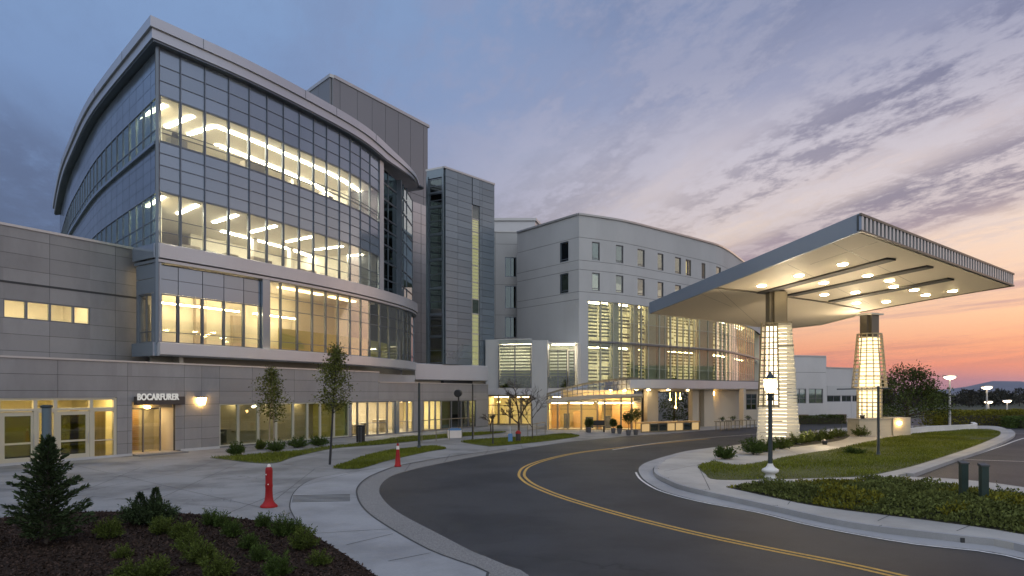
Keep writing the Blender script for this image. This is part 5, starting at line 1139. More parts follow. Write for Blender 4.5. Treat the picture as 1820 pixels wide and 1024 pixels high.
# ------------------------------------------------------------------ big drop-off canopy
PN, PL, PR = Vector((14.0, 27.6, 9.6)), Vector((9.45, 46.8, 8.6)), Vector((28.75, 39.2, 9.2))
NRM = (PL - PN).cross(PR - PN).normalized(); NRM = NRM if NRM.z > 0 else -NRM
def onp(px_, py_, lift=0.0):                           # where a sight line meets the tilted underside
    o = Vector((0, 0, EYE)); d = Vector(((px_ - CX) / F, 1, (HY - py_) / F)); b0 = PN + Vector((0, 0, lift)); return o + d * ((b0 - o).dot(NRM) / d.dot(NRM))
def zpl(x_, y_): return PN.z - (NRM.x * (x_ - PN.x) + NRM.y * (y_ - PN.y)) / NRM.z
cano = thing('entrance_canopy', 'huge flat wing-like drop-off canopy on two glowing columns', 'canopy', (20, 42, 0))
edge = [onp(1527, 410), onp(1340, 483), onp(1154, 556), onp(1250, 568), onp(1343, 580), onp(1402, 583.5), onp(1460, 577), onp(1519, 562), onp(1530, 554.5), onp(1660, 531), onp(1800, 508)]
EP = [(p.x, p.y) for p in edge]
def slab(poly_, lo, hi, name, m, par=cano): b = MB(); b.prism(poly_, lambda p: zpl(p.x, p.y) + lo, lambda p: zpl(p.x, p.y) + hi); return b.build(name, m, par)
cc = (sum(p[0] for p in EP) / len(EP), sum(p[1] for p in EP) / len(EP)); shr = lambda k: [(cc[0] + (x_ - cc[0]) * k, cc[1] + (y_ - cc[1]) * k) for x_, y_ in EP]
slab(shr(.985), 0, .30, 'soffit', M['soffit']); slab(shr(.985), .305, .62, 'roof', M['concretedark'])
def fascia(i0, i1, name, m, h=.70, th=.12):
    b = MB()
    for i in range(i0, i1):
        a, c = Vector(EP[i]), Vector(EP[i + 1]); d = (c - a).normalized(); n = Vector((d.y, -d.x)); m_ = (a + c) / 2
        if n.dot(m_ - Vector(cc)) < 0: n = -n
        q = [a - n * th, c - n * th, c + n * .0, a + n * .0]
        if (q[1] - q[0]).cross(q[2] - q[0]) < 0 if False else False: pass
        lo = [(p.x, p.y, zpl(p.x, p.y) - .05) for p in q]; hi = [(p.x, p.y, zpl(p.x, p.y) + h) for p in q]; b.hexa(lo, hi)
    return b.build(name, m, cano)
fascia(0, 2, 'edge_beam', M['canopyblue']); fascia(2, 8, 'edge_beam', M['soffit'], .42); fascia(8, 10, 'edge_beam', M['steel'], .55)
# near right edge with upright fins
a, c = Vector(EP[10]), Vector(EP[0]); d = (c - a).normalized(); n = Vector((d.y, -d.x)); n = n if n.dot((a + c) / 2 - Vector(cc)) > 0 else -n
b = MB(); q = [a, c, c - n * .1, a - n * .1]; b.hexa([(p.x, p.y, zpl(p.x, p.y)) for p in q], [(p.x, p.y, zpl(p.x, p.y) + .64) for p in q]); b.build('edge_beam', M['findark'], cano)
b = MB(); Ld = (c - a).length; nf = 52
for k in range(nf):
    p = a.lerp(c, (k + .5) / nf); q = [p + d * (-.085) , p + d * .085, p + d * .085 + n * .07, p - d * .085 + n * .07]; b.hexa([(r_.x, r_.y, zpl(r_.x, r_.y) + .02) for r_ in q], [(r_.x, r_.y, zpl(r_.x, r_.y) + .61) for r_ in q])
b.build('louvre', M['fin'], cano)
b = MB()
for lo, hi in ((-.05, .03), (.60, .70)): q = [a + n * .09, c + n * .09, c + n * .0, a + n * .0]; b.hexa([(r_.x, r_.y, zpl(r_.x, r_.y) + lo) for r_ in q], [(r_.x, r_.y, zpl(r_.x, r_.y) + hi) for r_ in q])
b.build('edge_rail', M['steel'], cano)
def slotbar(p0, p1, w, name, m, lo=-.03):
    p, q = onp(*p0), onp(*p1); dd = Vector((q.x - p.x, q.y - p.y)).normalized(); nn = Vector((dd.y, -dd.x)) * w / 2
    z_ = [(p.x + nn.x, p.y + nn.y), (q.x + nn.x, q.y + nn.y), (q.x - nn.x, q.y - nn.y), (p.x - nn.x, p.y - nn.y)]; slab(z_, lo, -.001, name, m)
for p0, p1 in (((1352, 520), (1584, 459)), ((1405, 524), (1653, 472.5)), ((1478, 535), (1690, 494.5))): slotbar(p0, p1, .62, 'soffit_slot', M['slot'], -.09)
for p0, p1 in (((1272, 511), (1330, 517)), ((1330, 517), (1400, 527)), ((1400, 527), (1470, 537)), ((1470, 537), (1528, 549))): slotbar(p0, p1, .16, 'soffit_seam', M['steel'], -.06)
for p0, p1 in (((1475, 430), (1640, 512)), ((1400, 470), (1545, 540)), ((1560, 430), (1440, 470)), ((1300, 545), (1240, 520)), ((1345, 575), (1275, 513))): slotbar(p0, p1, .025, 'soffit_joint', M['steel'], -.004)
DL = [(1353.7, 507), (1420, 489), (1497.6, 469), (1464, 502), (1542, 489), (1581, 498), (1588, 508.7), (1520, 519), (1465, 523), (1522, 538), (1575, 535.6), (1624.7, 514.7), (1645, 523.7), (1693, 516.6)]
for a_, c_ in DL:
    p = onp(a_, c_); b = MB(); b.lathe((p.x, p.y, p.z), [(.10, -.09), (.21, -.065), (.255, -.02), (.26, .0)], 18); dl = b.build('downlight', M['downlight'], cano)
    b = MB(); b.lathe((p.x, p.y, p.z), [(.265, -.03), (.30, -.03), (.30, .0)], 18); b.build('trim_ring', M['fin'], dl)
# columns
def column(px_, base, top, wide, ang_, sleeve_top):
    b = MB(); ca = math.cos(ang_); sa = math.sin(ang_)
    zl = sleeve_top - .15; zc_ = (zl + top) / 2; hh_ = top - zl
    b.box((base.x, base.y, (base.z + zl) / 2), (.5, .5, zl - base.z), ang_)
    b.box((base.x, base.y, zc_), (wide * .72, wide * .9, hh_), ang_); b.box((base.x + .47 * wide * ca, base.y + .47 * wide * sa, zc_), (wide * .22, wide * .5, hh_ - .02), ang_); b.box((base.x - .47 * wide * ca, base.y - .47 * wide * sa, zc_), (wide * .22, wide * .5, hh_ - .02), ang_)
    return b.build('column', M['steel'], cano)
# louvred white sleeve round the near column
c1 = Vector((15.5, 40.0, KT)); col1 = column(1380, c1, 8.95, .95, R(8), 7.1)
q0 = at(1378, 0, 39.2)
def sleeve_pts(z_, base, ztop, w0, w1, d0, d1, rot, lean=0.0):
    t_ = (z_ - base.z) / (ztop - base.z); w = w0 + (w1 - w0) * t_; d_ = d0 + (d1 - d0) * t_; ca, sa = math.cos(rot), math.sin(rot); cx_ = base.x + lean * (1 - t_)
    return [Vector((cx_ + x_ * ca - y_ * sa, base.y + x_ * sa + y_ * ca, z_)) for x_, y_ in ((-w / 2, -d_ / 2), (w / 2, -d_ / 2), (w / 2, d_ / 2), (-w / 2, d_ / 2))]
b = MB(); b2 = MB(); ztop = 7.1; rs = random.Random(5); z_ = KT + .02
while z_ < ztop - .05:
    hgt = min(rs.uniform(.19, .27), ztop - z_); lo = sleeve_pts(z_, c1, ztop, 2.35, 1.62, 2.1, 1.5, R(-22), .12); hi = sleeve_pts(z_ + hgt - .05, c1, ztop, 2.35, 1.62, 2.1, 1.5, R(-22), .12); off = rs.uniform(-.015, .02)
    for i in range(4):
        j = (i + 1) % 4; e0 = lo[j] - lo[i]; nrm = Vector((e0.y, -e0.x, 0)).normalized(); 
        if i == 0 and z_ > 2.2: # open lattice face lit from within in the upper part: only the right half is louvred
            a0, a1, h0, h1 = lo[i].lerp(lo[j], .52), lo[j], hi[i].lerp(hi[j], .52), hi[j]
        else: a0, a1, h0, h1 = lo[i], lo[j], hi[i], hi[j]
        b.hexa([a0 - nrm * .05, a1 - nrm * .05, a1 + nrm * off, a0 + nrm * off], [h0 - nrm * .05, h1 - nrm * .05, h1 + nrm * (off + .012), h0 + nrm * (off + .012)])
        if rs.random() < .5: b2.bar(h0.lerp(h1, rs.uniform(0, .3)) + nrm * (off + .01), h0.lerp(h1, rs.uniform(.6, 1)) + nrm * (off + .01), .02, .022)
    z_ += hgt
slv = b.build('sleeve', M['louvre'], col1); b2.build('slat_edge', M['louvreline'], col1)
b = MB()
for i_, t_ in enumerate((0, .13, .26, .39, .52)):
    lo = sleeve_pts(KT, c1, ztop, 2.35, 1.62, 2.1, 1.5, R(-22), .12); hi = sleeve_pts(ztop, c1, ztop, 2.35, 1.62, 2.1, 1.5, R(-22), .12); p, q = lo[0].lerp(lo[1], t_), hi[0].lerp(hi[1], t_); b.bar(p.lerp(q, .3) + Vector((.0, -.06, 0)), q + Vector((.0, -.06, 0)), .07, .07)
zz = 2.3
while zz < ztop:
    p = sleeve_pts(zz, c1, ztop, 2.35, 1.62, 2.1, 1.5, R(-22), .12); b.bar(p[0] + Vector((0, -.05, 0)), p[0].lerp(p[1], .53) + Vector((0, -.05, 0)), .05, .06); zz += .33
for zz in (ztop, 5.75):
    p = sleeve_pts(zz, c1, ztop, 2.35, 1.62, 2.1, 1.5, R(-22), .12)
    for i in range(4): b.bar(p[i], p[(i + 1) % 4], .07, .05)
b.build('lattice', M['lattice'], col1)
M['cageglow'] = emit('cage_tube_glow', lin(255, 230, 178), 2.2)
def glowbox(base, zs0, zs1, w, d_, rot, par, m='sleeveglow'):
    b = MB()
    for zlo, zhi in zip(np.linspace(zs0, zs1, 8)[:-1], np.linspace(zs0, zs1, 8)[1:]): b.box((base.x, base.y, (zlo + zhi) / 2), (w, d_, zhi - zlo - .06), rot)
    b.build('light_box', M[m], par)
glowbox(c1, .5, 6.95, 1.12, 1.12, R(-22), col1)
# lattice cage round the far column
c2 = Vector((25.45, 48.6, KT)); col2 = column(1547, c2, 8.72, 1.05, R(25), 7.2)
b = MB()
def ringpt(z_, k, n_=14):
    if z_ > 3.45: r_ = .80 + (7.2 - z_) / 3.75 * .32
    else: r_ = .78
    a_ = 2 * math.pi * k / n_; return Vector((c2.x + r_ * math.cos(a_), c2.y + r_ * math.sin(a_), z_))
for k in range(14): b.bar(ringpt(3.46, k), ringpt(7.2, k), .06, .06); b.bar(ringpt(.4, k), ringpt(3.44, k), .06, .06)
zz = .5
while zz <= 7.25:
    for k in range(14): b.bar(ringpt(zz, k), ringpt(zz, k + 1), .05, .06)
    zz += .27
for k in range(14): b.bar(ringpt(3.46, k) * 1.0 + Vector((0, 0, 0)), ringpt(3.46, k + 1), .09, .10)
b.build('lattice', pbr('pale_lattice', (.40, .35, .25), .5, .3, .08), col2); glowbox(c2, .5, 7.0, .92, .92, R(25), col2, 'cageglow')
b = MB(); p = c2; b.box((p.x, p.y, 8.63), (1.3, 1.3, .1), R(25)); b.build('capital', M['soffit'], col2)
light('column_uplight', 'AREA', (c1.x + .3, c1.y - 1.3, 7.2), 90, (1, .80, .52), .7, cano, (R(180 + 48), 0, R(-15))); light('column_uplight', 'AREA', (c2.x - 1.3, c2.y - .8, 7.3), 90, (1, .80, .52), .7, cano, (R(180 + 45), 0, R(-35)))
for (fx, fy, tx, ty) in ((17.6, 38.4, 16.5, 36.5), (24.0, 46.75, 22.4, 43.5)):  # added lamps that wash the soffit with even light from below
    dv = Vector((tx - fx, ty - fy, 8.2)); t = thing('added_soffit_flood', 'added ground light washing the canopy soffit from the foot of the ' + ('white louvred column' if fx < 20 else 'stone planter'), 'floodlight', (fx, fy, KT if fx < 20 else KT + 1.16)); fz = KT if fx < 20 else KT + 1.16; b = MB(); b.lathe((fx, fy, fz), [(.12, 0), (.15, .12), (.17, .26), (.155, .26), (.14, .11)], 14); b.build('housing', M['poleblack'], t)
    b = MB(); b.lathe((fx, fy, fz + .115), [(.135, 0), (.10, .02)], 14); b.build('lens', M['sconce'], t)
    l = light('flood', 'AREA', (fx, fy, fz + .29), 400, (1, .80, .54), .5, t); l.rotation_euler = (-dv).to_track_quat('Z', 'Y').to_euler()
# stone planter at the far column
pln = thing('stone_planter', 'long pale stone planter at the foot of the lattice column with a bright lamp', 'planter', (25.2, 47, KT))
b = MB(); b.box((24.6, 47.0, KT + .55), (2.4, 1.3, 1.10), R(8)); b.box((26.5, 47.15, KT + .62), (1.3, 1.25, 1.24), R(8)); b.build('wall', M['brickstone'], pln)
b = MB(); b.lathe((26.35, 46.40, 1.0), [(.02, -.12), (.12, -.08), (.14, .06), (.03, .12)], 12); b.build('lamp', M['sconce'], pln)
b = MB(); b.box((24.6, 47.0, KT + 1.13), (2.5, 1.4, .05), R(8)); b.build('coping', M['warmwalk'], pln)
lw2 = MB(); pth = Path([(p.x, p.y) for p in (G(1600, 773, KT), G(1660, 766, KT), G(1729, 762.5, KT), G(1729, 758, KT))]); cell(lw2, pth, 0, pth.L, KT, KT + .38, -.15, .15, 0, 14)
tag(lw2.build('low_wall', M['lampbase']), 'low white retaining wall curving round the lawn tip', 'wall')

# ------------------------------------------------------------------ low white building on the right
rb = thing('low_building', 'low white rendered building in two steps beyond the drop-off road', 'building', (31, 72, 0))
RA = Path([at(1390, 0, 67)[:2], at(1468, 0, 68.5)[:2]]); RB = Path([at(1468.5, 0, 69.2)[:2], at(1560, 0, 73)[:2]])
ra = lambda a: RA.px(a); rb_ = lambda a: RB.px(a); za = lambda py: Zp(py, 68); zb = lambda py: Zp(py, 70.5)
wa = [(ra(1410), ra(1433), za(717), za(691)), (ra(1437.5), ra(1463), za(717), za(691))]
clad(rb, RA, 0, RA.L, 0, za(634), [], [za(662)], wa, M['whitewall'], M['panelback'], gap=.03, thick=.25)
for w in wa: window(rb, RA, *w, M['framegrey'], M['gleft'], vs=(w[0] + (w[1] - w[0]) * .5,), hs=(w[2] + .5,), fw=.06)
wbs = [(rb_(1470), rb_(1494), zb(714), zb(703)), (rb_(1496), rb_(1513), zb(714), zb(703)), (rb_(1515), rb_(1524), zb(714), zb(703))]
clad(rb, RB, 0, RB.L, 0, zb(655), [rb_(1513)], [zb(687)], wbs, M['whitewall'], M['panelback'], gap=.03, thick=.25)
for w in wbs: window(rb, RB, *w, M['mullion'], M['gdark'], vs=(w[0] + (w[1] - w[0]) * .5,), fw=.06)
b = MB(); cell(b, RB, rb_(1470), rb_(1526), zb(703) + .01, zb(686), .003, .04); b.build('shade_panel', M['concretewall'], rb)
b = MB(); b.prism([RA.pt(0, -.3)[:2], RA.pt(RA.L, -.3)[:2], (36, 84), (33.5, 84)], za(634) - .4, za(634) - .2); b.build('roof', M['concretedark'], rb)
b = MB(); cell(b, RA, 0, RA.L, za(634), za(634) + .12, -.5, .05); cell(b, RB, .02, RB.L, zb(655), zb(655) + .1, -.5, .05); b.build('coping', M['coping'], rb)
b = MB(); q = [RA.pt(RA.L, -.01), RB.pt(0, .0)]; b.prism([RA.pt(RA.L - .01, -.02)[:2], (RA.pt(RA.L, -.02) + Vector((.06, 0, 0)))[:2], (36.2, 84), (35.9, 84)], 0, za(634)); b.build('wall', M['whitewall'], rb)
b = MB(); cell(b, RA, ra(1406), ra(1433), 0, .95, .02, .35); b.build('plinth', M['brown'], rb)
b = MB(); cell(b, RB, rb_(1472), rb_(1500), 0, .9, .02, .3); b.build('plinth', M['brown'], rb)

# ------------------------------------------------------------------ street furniture
def street_lamp(base):
    t = thing('street_lamp', 'classic globe street lamp on a white flared pedestal at the island corner', 'lamp', base)
    b = MB(); b.lathe(base, [(.21, -.02), (.21, .04), (.17, .07), (.15, .14), (.21, .18), (.275, .23), (.275, .29), (.24, .32), (.15, .37), (.10, .44), (.085, .50)], 24); b.build('pedestal', M['lampbase'], t)
    H = 2.88; b = MB(); b.tube([base + Vector((0, 0, .46)), base + Vector((0, 0, H - .02))], [.075, .066], 14); b.lathe(base + Vector((0, 0, H)), [(.07, -.25), (.10, -.22), (.08, -.1), (.12, -.02), (.15, .0)], 16); b.build('pole', M['pole'], t)
    b = MB(); b.lathe(base + Vector((0, 0, H)), [(.11, .02), (.17, .12), (.205, .28), (.21, .40), (.20, .47)], 20); b.build('lamp_shade', M['globe'], t)
    b = MB(); b.lathe(base + Vector((0, 0, H + .47)), [(.22, 0), (.24, .02), (.19, .05), (.12, .08), (.09, .15), (.06, .18), (.04, .24), (.01, .27)], 20)
    for k in range(8): a_ = k * math.pi / 4; b.bar(base + Vector((math.cos(a_) * .13, math.sin(a_) * .13, H + .01)), base + Vector((math.cos(a_) * .235, math.sin(a_) * .235, H + .48)), .018)
    b.build('lamp_cap', M['pole'], t)
    return t
street_lamp(G(1369, 850, KT))
def pole(name, label, base, top, r_, m, cat='pole', extra=None, group=None):
    t = thing(name, label, cat, base, group); b = MB(); b.tube([base - Vector((0, 0, .02)), Vector((base.x, base.y, top))], [r_, r_ * .85], 10); b.lathe(base, [(r_ * 2.2, 0), (r_ * 2.2, .03), (r_ * 1.3, .06), (r_ * 1.3, .16), (r_, .2)], 12)
    b.build('shaft', m, t)
    b = MB(); b.lathe((base.x, base.y, top), [(r_ * 1.0, -.02), (r_ * 1.05, .0), (r_ * .6, .05)], 10); b.build('cap', m, t)
    if extra: extra(t, base, top)
    return t
def arm(t, base, top):
    b = MB(); b.bar((base.x - 1.9, base.y, top - .1), (base.x + .55, base.y, top - .06), .06, .05); b.build('arm', M['pole'], t)
pole('tall_post', 'dark green post with a thin side arm standing in the island lawn', G(1561, 810, KT), Zp(688, G(1561, 810, KT).y), .065, M['pole'], extra=arm)
pole('tall_post', 'plain dark post rising from the middle lawn strip', G(745, 797, .02), Zp(682, G(745, 797, .02).y), .075, M['pole'])
pole('tall_post', 'thin dark post beside the lit-up end of the low wing', G(840, 783, .02), Zp(684, G(840, 783, .02).y), .05, M['poleblack'])
pole('short_post', 'thin short stake at the lawn tip beside the bare trees', G(876, 790, .02), Zp(748, G(876, 790, .02).y), .04, M['poleblack'])
def flood(t, base, top):
    b = MB(); d_ = Vector((-.25, -1, -.1)).normalized(); c = Vector((base.x, base.y, top)); b.tube([c - d_ * .22, c - d_ * .12, c + d_ * .22, c + d_ * .26], [.16, .24, .27, .22], 14); b.build('flood_head', M['poleblack'], t)
pole('flood_post', 'black post with a round black floodlight head by the dark glass door', G(815, 777, .02), Zp(699, G(815, 777, .02).y), .06, M['poleblack'], 'floodlight', flood)
# red posts
rp = thing('traffic_post', 'red flexible traffic post with flared base and reflectors on the plaza', 'traffic post', G(478, 901, .024)); p = G(478, 901, .024)
b = MB(); b.lathe(p, [(.22, 0), (.225, .02), (.21, .05), (.16, .09), (.115, .17), (.098, .28), (.090, .50), (.100, .56), (.090, .62), (.094, .95), (.086, 1.02), (.04, 1.06)], 22); b.build('body', M['red'], rp)
b = MB()
for zz in (.60, .86): b.lathe(p + Vector((-.045 if zz > .7 else .01, -.085, zz)), [(.008, -.018), (.02, 0), (.008, .018)], 8)
b.lathe(p + Vector((0, 0, 1.05)), [(.05, 0), (.045, .05), (.01, .08)], 10); b.build('reflector', M['reflector'], rp)
p = G(707, 829, .03); rc = thing('traffic_cone', 'slim bright red traffic cone at the kerb apron', 'traffic cone', p)
b = MB(); b.lathe(p, [(.145, 0), (.145, .04), (.12, .06), (.082, .50), (.045, .92), (.02, .95)], 20); b.build('body', M['red'], rc); b = MB(); b.lathe(p, [(.069, .70), (.060, .78), (.054, .84)], 20); b.build('band', M['reflector'], rc); b = MB(); b.tube([p + Vector((0, 0, .9)), p + Vector((0, 0, 1.15))], .012, 6); b.build('stem', M['poleblack'], rc)
# bollards by the ground cover
for i, (a, c, lb) in enumerate(((1712.5, 906, 'square dark green bollard with sloped cap, the one nearer the kerb slot'), (1748.5, 913, 'square dark green bollard with sloped cap, next to the seedling shrub'))):
    p = G(a, c, KT); t = thing('bollard', lb, 'bollard', p, 'pair of green bollards in the ground cover'); b = MB(); b.box((p.x, p.y, KT + .56), (.155, .155, 1.14), R(-8)); b.build('shaft', M['bollard'], t)
    b = MB(); ca = R(-8); q = [(p.x + x_ * math.cos(ca) - y_ * math.sin(ca), p.y + x_ * math.sin(ca) + y_ * math.cos(ca)) for x_, y_ in ((-.095, -.095), (.095, -.095), (.095, .095), (-.095, .095))]; b.hexa([(x_, y_, KT + 1.131) for x_, y_ in q], [(q[0][0], q[0][1], KT + 1.16), (q[1][0], q[1][1], KT + 1.16), (q[2][0], q[2][1], KT + 1.20), (q[3][0], q[3][1], KT + 1.20)]); b.build('cap', M['plate'], t)
p = G(1735, 918, KT); b = MB(); b.box((p.x, p.y, KT + .05), (1.45, .40, .14), R(-14)); tag(b.build('bollard_plinth', M['plate']), 'long low dark slab in the ground cover under the bollards', 'plinth')
# standing pipe column in front of the doors
p = G(83, 832, .02); t = thing('pipe_column', 'blue-grey round column standing before the glazed doors behind the spruce', 'column', p); b = MB(); b.tube([p, p + Vector((0, 0, 2.42))], .17, 18); b.build('shaft', M['pipe'], t); b = MB(); b.lathe(p + Vector((0, 0, 2.42)), [(.20, 0), (.22, .03), (.22, .08), (.17, .11)], 18); b.build('cap', M['pole'], t)
# parking lot lamps
def lot_lamp(label, a, top, base_y, Y, m='polewhite', heads=1, w=.95):
    c = at(a, 0, Y); base = Vector((c.x, c.y, .0)); H = Zp(top, Y); t = thing('parking_lamp', label, 'lamp', base, 'parking lot lamps'); b = MB(); b.tube([base, Vector((c.x, c.y, H))], [.10, .07], 10); b.build('pole', M[m], t)
    for k in range(heads):
        sx = (-1 if k == 0 else 1) if heads == 2 else 0; b = MB(); b.box((c.x + sx * w * .75, c.y, H + .02), (w, .45, .13)); b.bar((c.x, c.y, H - .02), (c.x + sx * w * .8, c.y, H), .06); hd_ = b.build('lamp_head', M['polewhite'], t)
        b = MB(); b.lathe((c.x, c.y, H - .05), [(.12, -.20), (w * .30, -.15), (w * .44, -.06), (w * .45, .0)], 18); b.build('lens', M['floodlamp'], hd_)
lot_lamp('tall white parking lamp behind the low white retaining wall', 1688, 669, 752, 57)
lot_lamp('white twin-head parking lamp standing at the end of the yellow-green hedge', 1754, 687.5, 757, 66)
lot_lamp('small far parking lamp hidden behind the twin-head lamp', 1757, 714, 740, 100, heads=1, w=1.1)
lot_lamp('small far parking lamp nearest the right edge of the picture', 1790, 712, 745, 86, heads=1, w=.95)
# bin frame, cart, seats and planters near the entrance
p = G(641, 786, .02); t = thing('litter_bin', 'black slatted litter bin on the narrow terrace by the bright windows', 'bin', p); b = MB()
for k in range(8): a_ = k * math.pi / 4; b.box((p.x + .24 * math.cos(a_), p.y + .24 * math.sin(a_), .52), (.10, .03, .98), a_ + math.pi / 2)
b.lathe(p, [(.27, .98), (.28, 1.02), (.18, 1.06)], 14); b.build('frame', M['poleblack'], t); b = MB(); b.lathe(p, [(.19, .03), (.19, .92)], 14); b.build('liner', M['furn'], t)
p = G(808, 778, .02); t = thing('utility_box', 'low white utility box with a blue lid on the lawn edge by the posts', 'box', p); b = MB(); b.box((p.x, p.y, .27), (.95, .6, .5), R(12)); b.build('body', M['reflector'], t); b = MB(); b.box((p.x, p.y, .58), (.8, .5, .12), R(12)); b.box((p.x, p.y, .67), (.45, .35, .06), R(12)); b.build('lid', M['blue'], t)
p = G(921, 786, .02); t = thing('litter_bin', 'dark bin with a red top under the bare entrance tree', 'bin', p); b = MB(); b.lathe(p, [(.15, 0), (.16, .5), (.15, .52)], 14); b.build('body', M['poleblack'], t); b = MB(); b.lathe(p, [(.17, .525), (.17, .62), (.08, .72)], 14); b.build('lid', M['red'], t)
p = G(907, 787, .02); t = thing('sign_post', 'small blue and white sign post on the lawn tip by the red-topped bin', 'sign', p); b = MB(); b.bar(p, p + Vector((0, 0, 1.0)), .05); b.build('pole', M['polewhite'], t); b = MB(); b.box((p.x, p.y - .05, .34), (.26, .03, .48)); b.build('board', M['blue'], t)
def bench(label, p, w, rz, group):
    t = thing('bench', label, 'bench', p, group); b = MB(); b.box((p.x, p.y, .46), (w, .45, .05), rz); b.box((p.x - .2 * math.sin(-rz) , p.y + .2, .72), (w, .05, .4), rz); b.build('seat', M['poleblack'], t)
    for sx in (-.45, .45): b = MB(); b.box((p.x + sx * w * math.cos(rz), p.y + sx * w * math.sin(rz), .22), (.06, .4, .43), rz); b.build('leg', M['poleblack'], t)
bench('dark bench with a high back outside the entrance glass', G(1058, 768, .02), 1.5, R(4), None)
def topiary(label, p, h_, r_):
    t = thing('potted_plant', label, 'plant', p, 'potted plants by the entrance'); b = MB(); b.lathe(p, [(.14, 0), (.2, .35), (.2, .4), (.16, .4)], 12); b.build('pot', M['furn'], t)
    b = MB(); b.tube([p + Vector((0, 0, .3)), p + Vector((0, 0, h_ - r_))], .025, 6); b.build('stem', M['bark'], t); n = 900; d_ = rdir(n); d_ /= np.linalg.norm(d_, axis=1, keepdims=True); leafmesh('foliage', M['leafdark'], np.array(p) + np.array([0, 0, h_ - r_ * .6]) + d_ * r_ * RNG.uniform(.1, 1, (n, 1)), d_, .11, .5, t)
topiary('potted plant with round dark foliage left of the dark bench', G(1047, 769, .02), .95, .32); topiary('small ball-clipped plant in front of the white lobby doors', G(1090, 770, .02), .95, .27); topiary('small potted plant at the kerb before the wood-lined lobby', G(1101, 771, .02), .55, .16)
topiary('tall potted bush at the kerb left of the glowing counter', G(1117, 774, .02), 1.55, .42); topiary('second tall potted bush touching the glowing counter', G(1130, 773, .02), 1.75, .45)
p0, p1 = G(1140, 769, .02), G(1243, 765, .02); CP = Path([(p0.x, p0.y), (p1.x, p1.y)])
t = thing('glowing_counter', 'long low backlit counter with framed panels beside the road', 'counter', p0); b = MB(); cell(b, CP, 0, CP.L, .70, .80, -.9, .06); b.build('top', M['wood'], t)
b = MB()
for k in range(8): a_ = CP.L * k / 7; cell(b, CP, a_ - .03, a_ + .03, .02, .695, -.06, .03)
cell(b, CP, 0, CP.L, .02, .09, -.05, .025); b.build('frame', M['lattice'], t)
for k in range(7):
    a_ = CP.L * k / 7 + .05; c_ = CP.L * (k + 1) / 7 - .05; b = MB(); cell(b, CP, a_, c_, .10, .66, -.06, -.03); b.build('panel', M['counterglow'] if k in (0, 3, 4, 6) else M['gdark'], t)
TG = 'cafe tables along the bright wall'
for i, (a, c, lb) in enumerate(((1284, 765, 'cafe table with plants nearest the wall light'), (1303, 763, 'cafe table at the white slim post'), (1330, 761.5, 'cafe table under the dark gridded window'))):
    p = G(a, c, .02); t = thing('cafe_table', lb, 'table', p, TG); b = MB(); b.box((p.x, p.y, .74), (1.1, .7, .05), R(25)); b.build('top', M['lattice'], t)
    for sx, sy in ((-.45, -.25), (.45, -.25), (.45, .25), (-.45, .25)): b = MB(); x_, y_ = sx * math.cos(R(25)) - sy * math.sin(R(25)), sx * math.sin(R(25)) + sy * math.cos(R(25)); b.bar((p.x + x_, p.y + y_, .02), (p.x + x_, p.y + y_, .72), .05); b.build('leg', M['lattice'], t)
    pt2 = thing('potted_plant', ['leafy plant pot on the cafe table nearest the wall light', 'leafy plant pot on the cafe table at the slim post', 'leafy plant pot on the table under the gridded window'][i], 'plant', (p.x, p.y, .766), 'plant pots on the cafe tables'); b = MB(); b.lathe((p.x, p.y, .766), [(.08, 0), (.11, .16), (.09, .16)], 10); b.build('pot', M['furn'], pt2)
    n = 160; leafmesh('foliage', M['leafdark'], np.array((p.x, p.y, .95)) + RNG.normal(size=(n, 3)) * np.array([.13, .13, .07]), rdir(n, .5), .09, .5, pt2)
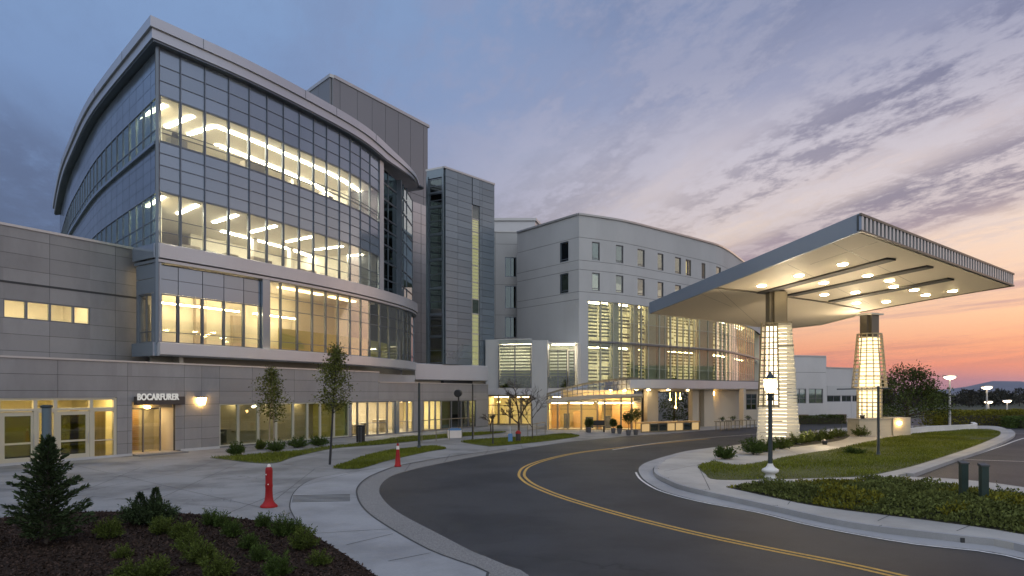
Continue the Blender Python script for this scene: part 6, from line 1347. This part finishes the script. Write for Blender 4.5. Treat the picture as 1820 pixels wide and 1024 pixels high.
# guard rails by the bare trees and on the terrace
def rail(label, a, c, h_, n_, z=.02):
    p, q = G(*a, z), G(*c, z); t = thing('guard_rail', label, 'railing', p); b = MB(); b.bar(p + Vector((0, 0, h_)), q + Vector((0, 0, h_)), .05); b.bar(p + Vector((0, 0, h_ * .55)), q + Vector((0, 0, h_ * .55)), .03)
    b.build('handrail', M['lattice'], t)
    for k in range(n_): r_ = p.lerp(q, k / (n_ - 1)); b = MB(); b.bar(r_, r_ + Vector((0, 0, h_ - .03)), .045); b.build('post', M['lattice'], t)
rail('low metal rail right of the bare entrance tree', (938, 777), (969, 771), .85, 3); rail('thin metal railing before the yellow lit bay of the low wing', (750, 787), (842, 777), 1.35, 5)
# stones by the right tree
for i, (a, c, w, lb) in enumerate(((1628, 762, .5, 'grey boulder left of the low white wall under the bushy tree'), (1640, 761.5, .6, 'larger grey boulder in the rock group by the low white wall'), (1617, 763, .4, 'small grey boulder at the foot of the bushy tree'))):
    p = G(a, c, KT); b = MB(); rs = random.Random(i); prof = [(w * .4, -.05), (w * .55, w * .15), (w * .42, w * .38), (w * .12, w * .5)]; b.lathe(p, prof, 9, smooth=False); b.v = [(x_ + rs.uniform(-.06, .06), y_ + rs.uniform(-.06, .06), z_ + rs.uniform(-.03, .03)) for x_, y_, z_ in b.v]
    tag(b.build('boulder', M['rock']), lb, 'rock', 'boulders under the bushy tree')

# ------------------------------------------------------------------ evening air
hm, hnt, hout = nodes('evening_air'); pv = hnt.nodes.new('ShaderNodeVolumePrincipled'); pv.inputs['Color'].default_value = (.86, .90, 1, 1); pv.inputs['Density'].default_value = HAZE; pv.inputs['Anisotropy'].default_value = .2
hnt.links.new(pv.outputs[0], hout.inputs['Volume'])
if HAZE: b = MB(); b.box((600, 3150, 57), (7600, 6900, 116.2)); tag(b.build('haze', hm), kind='stuff')
# ------------------------------------------------------------------ render settings
cy = S.cycles; cy.use_denoising = True; cy.max_bounces = 7; cy.diffuse_bounces = 3; cy.glossy_bounces = 3; cy.transmission_bounces = 3; cy.transparent_max_bounces = 14; cy.sample_clamp_indirect = 6; cy.caustics_reflective = False; cy.caustics_refractive = False
try: cy.denoiser = 'OPENIMAGEDENOISE'; cy.denoising_input_passes = 'RGB_ALBEDO_NORMAL'
except Exception: pass
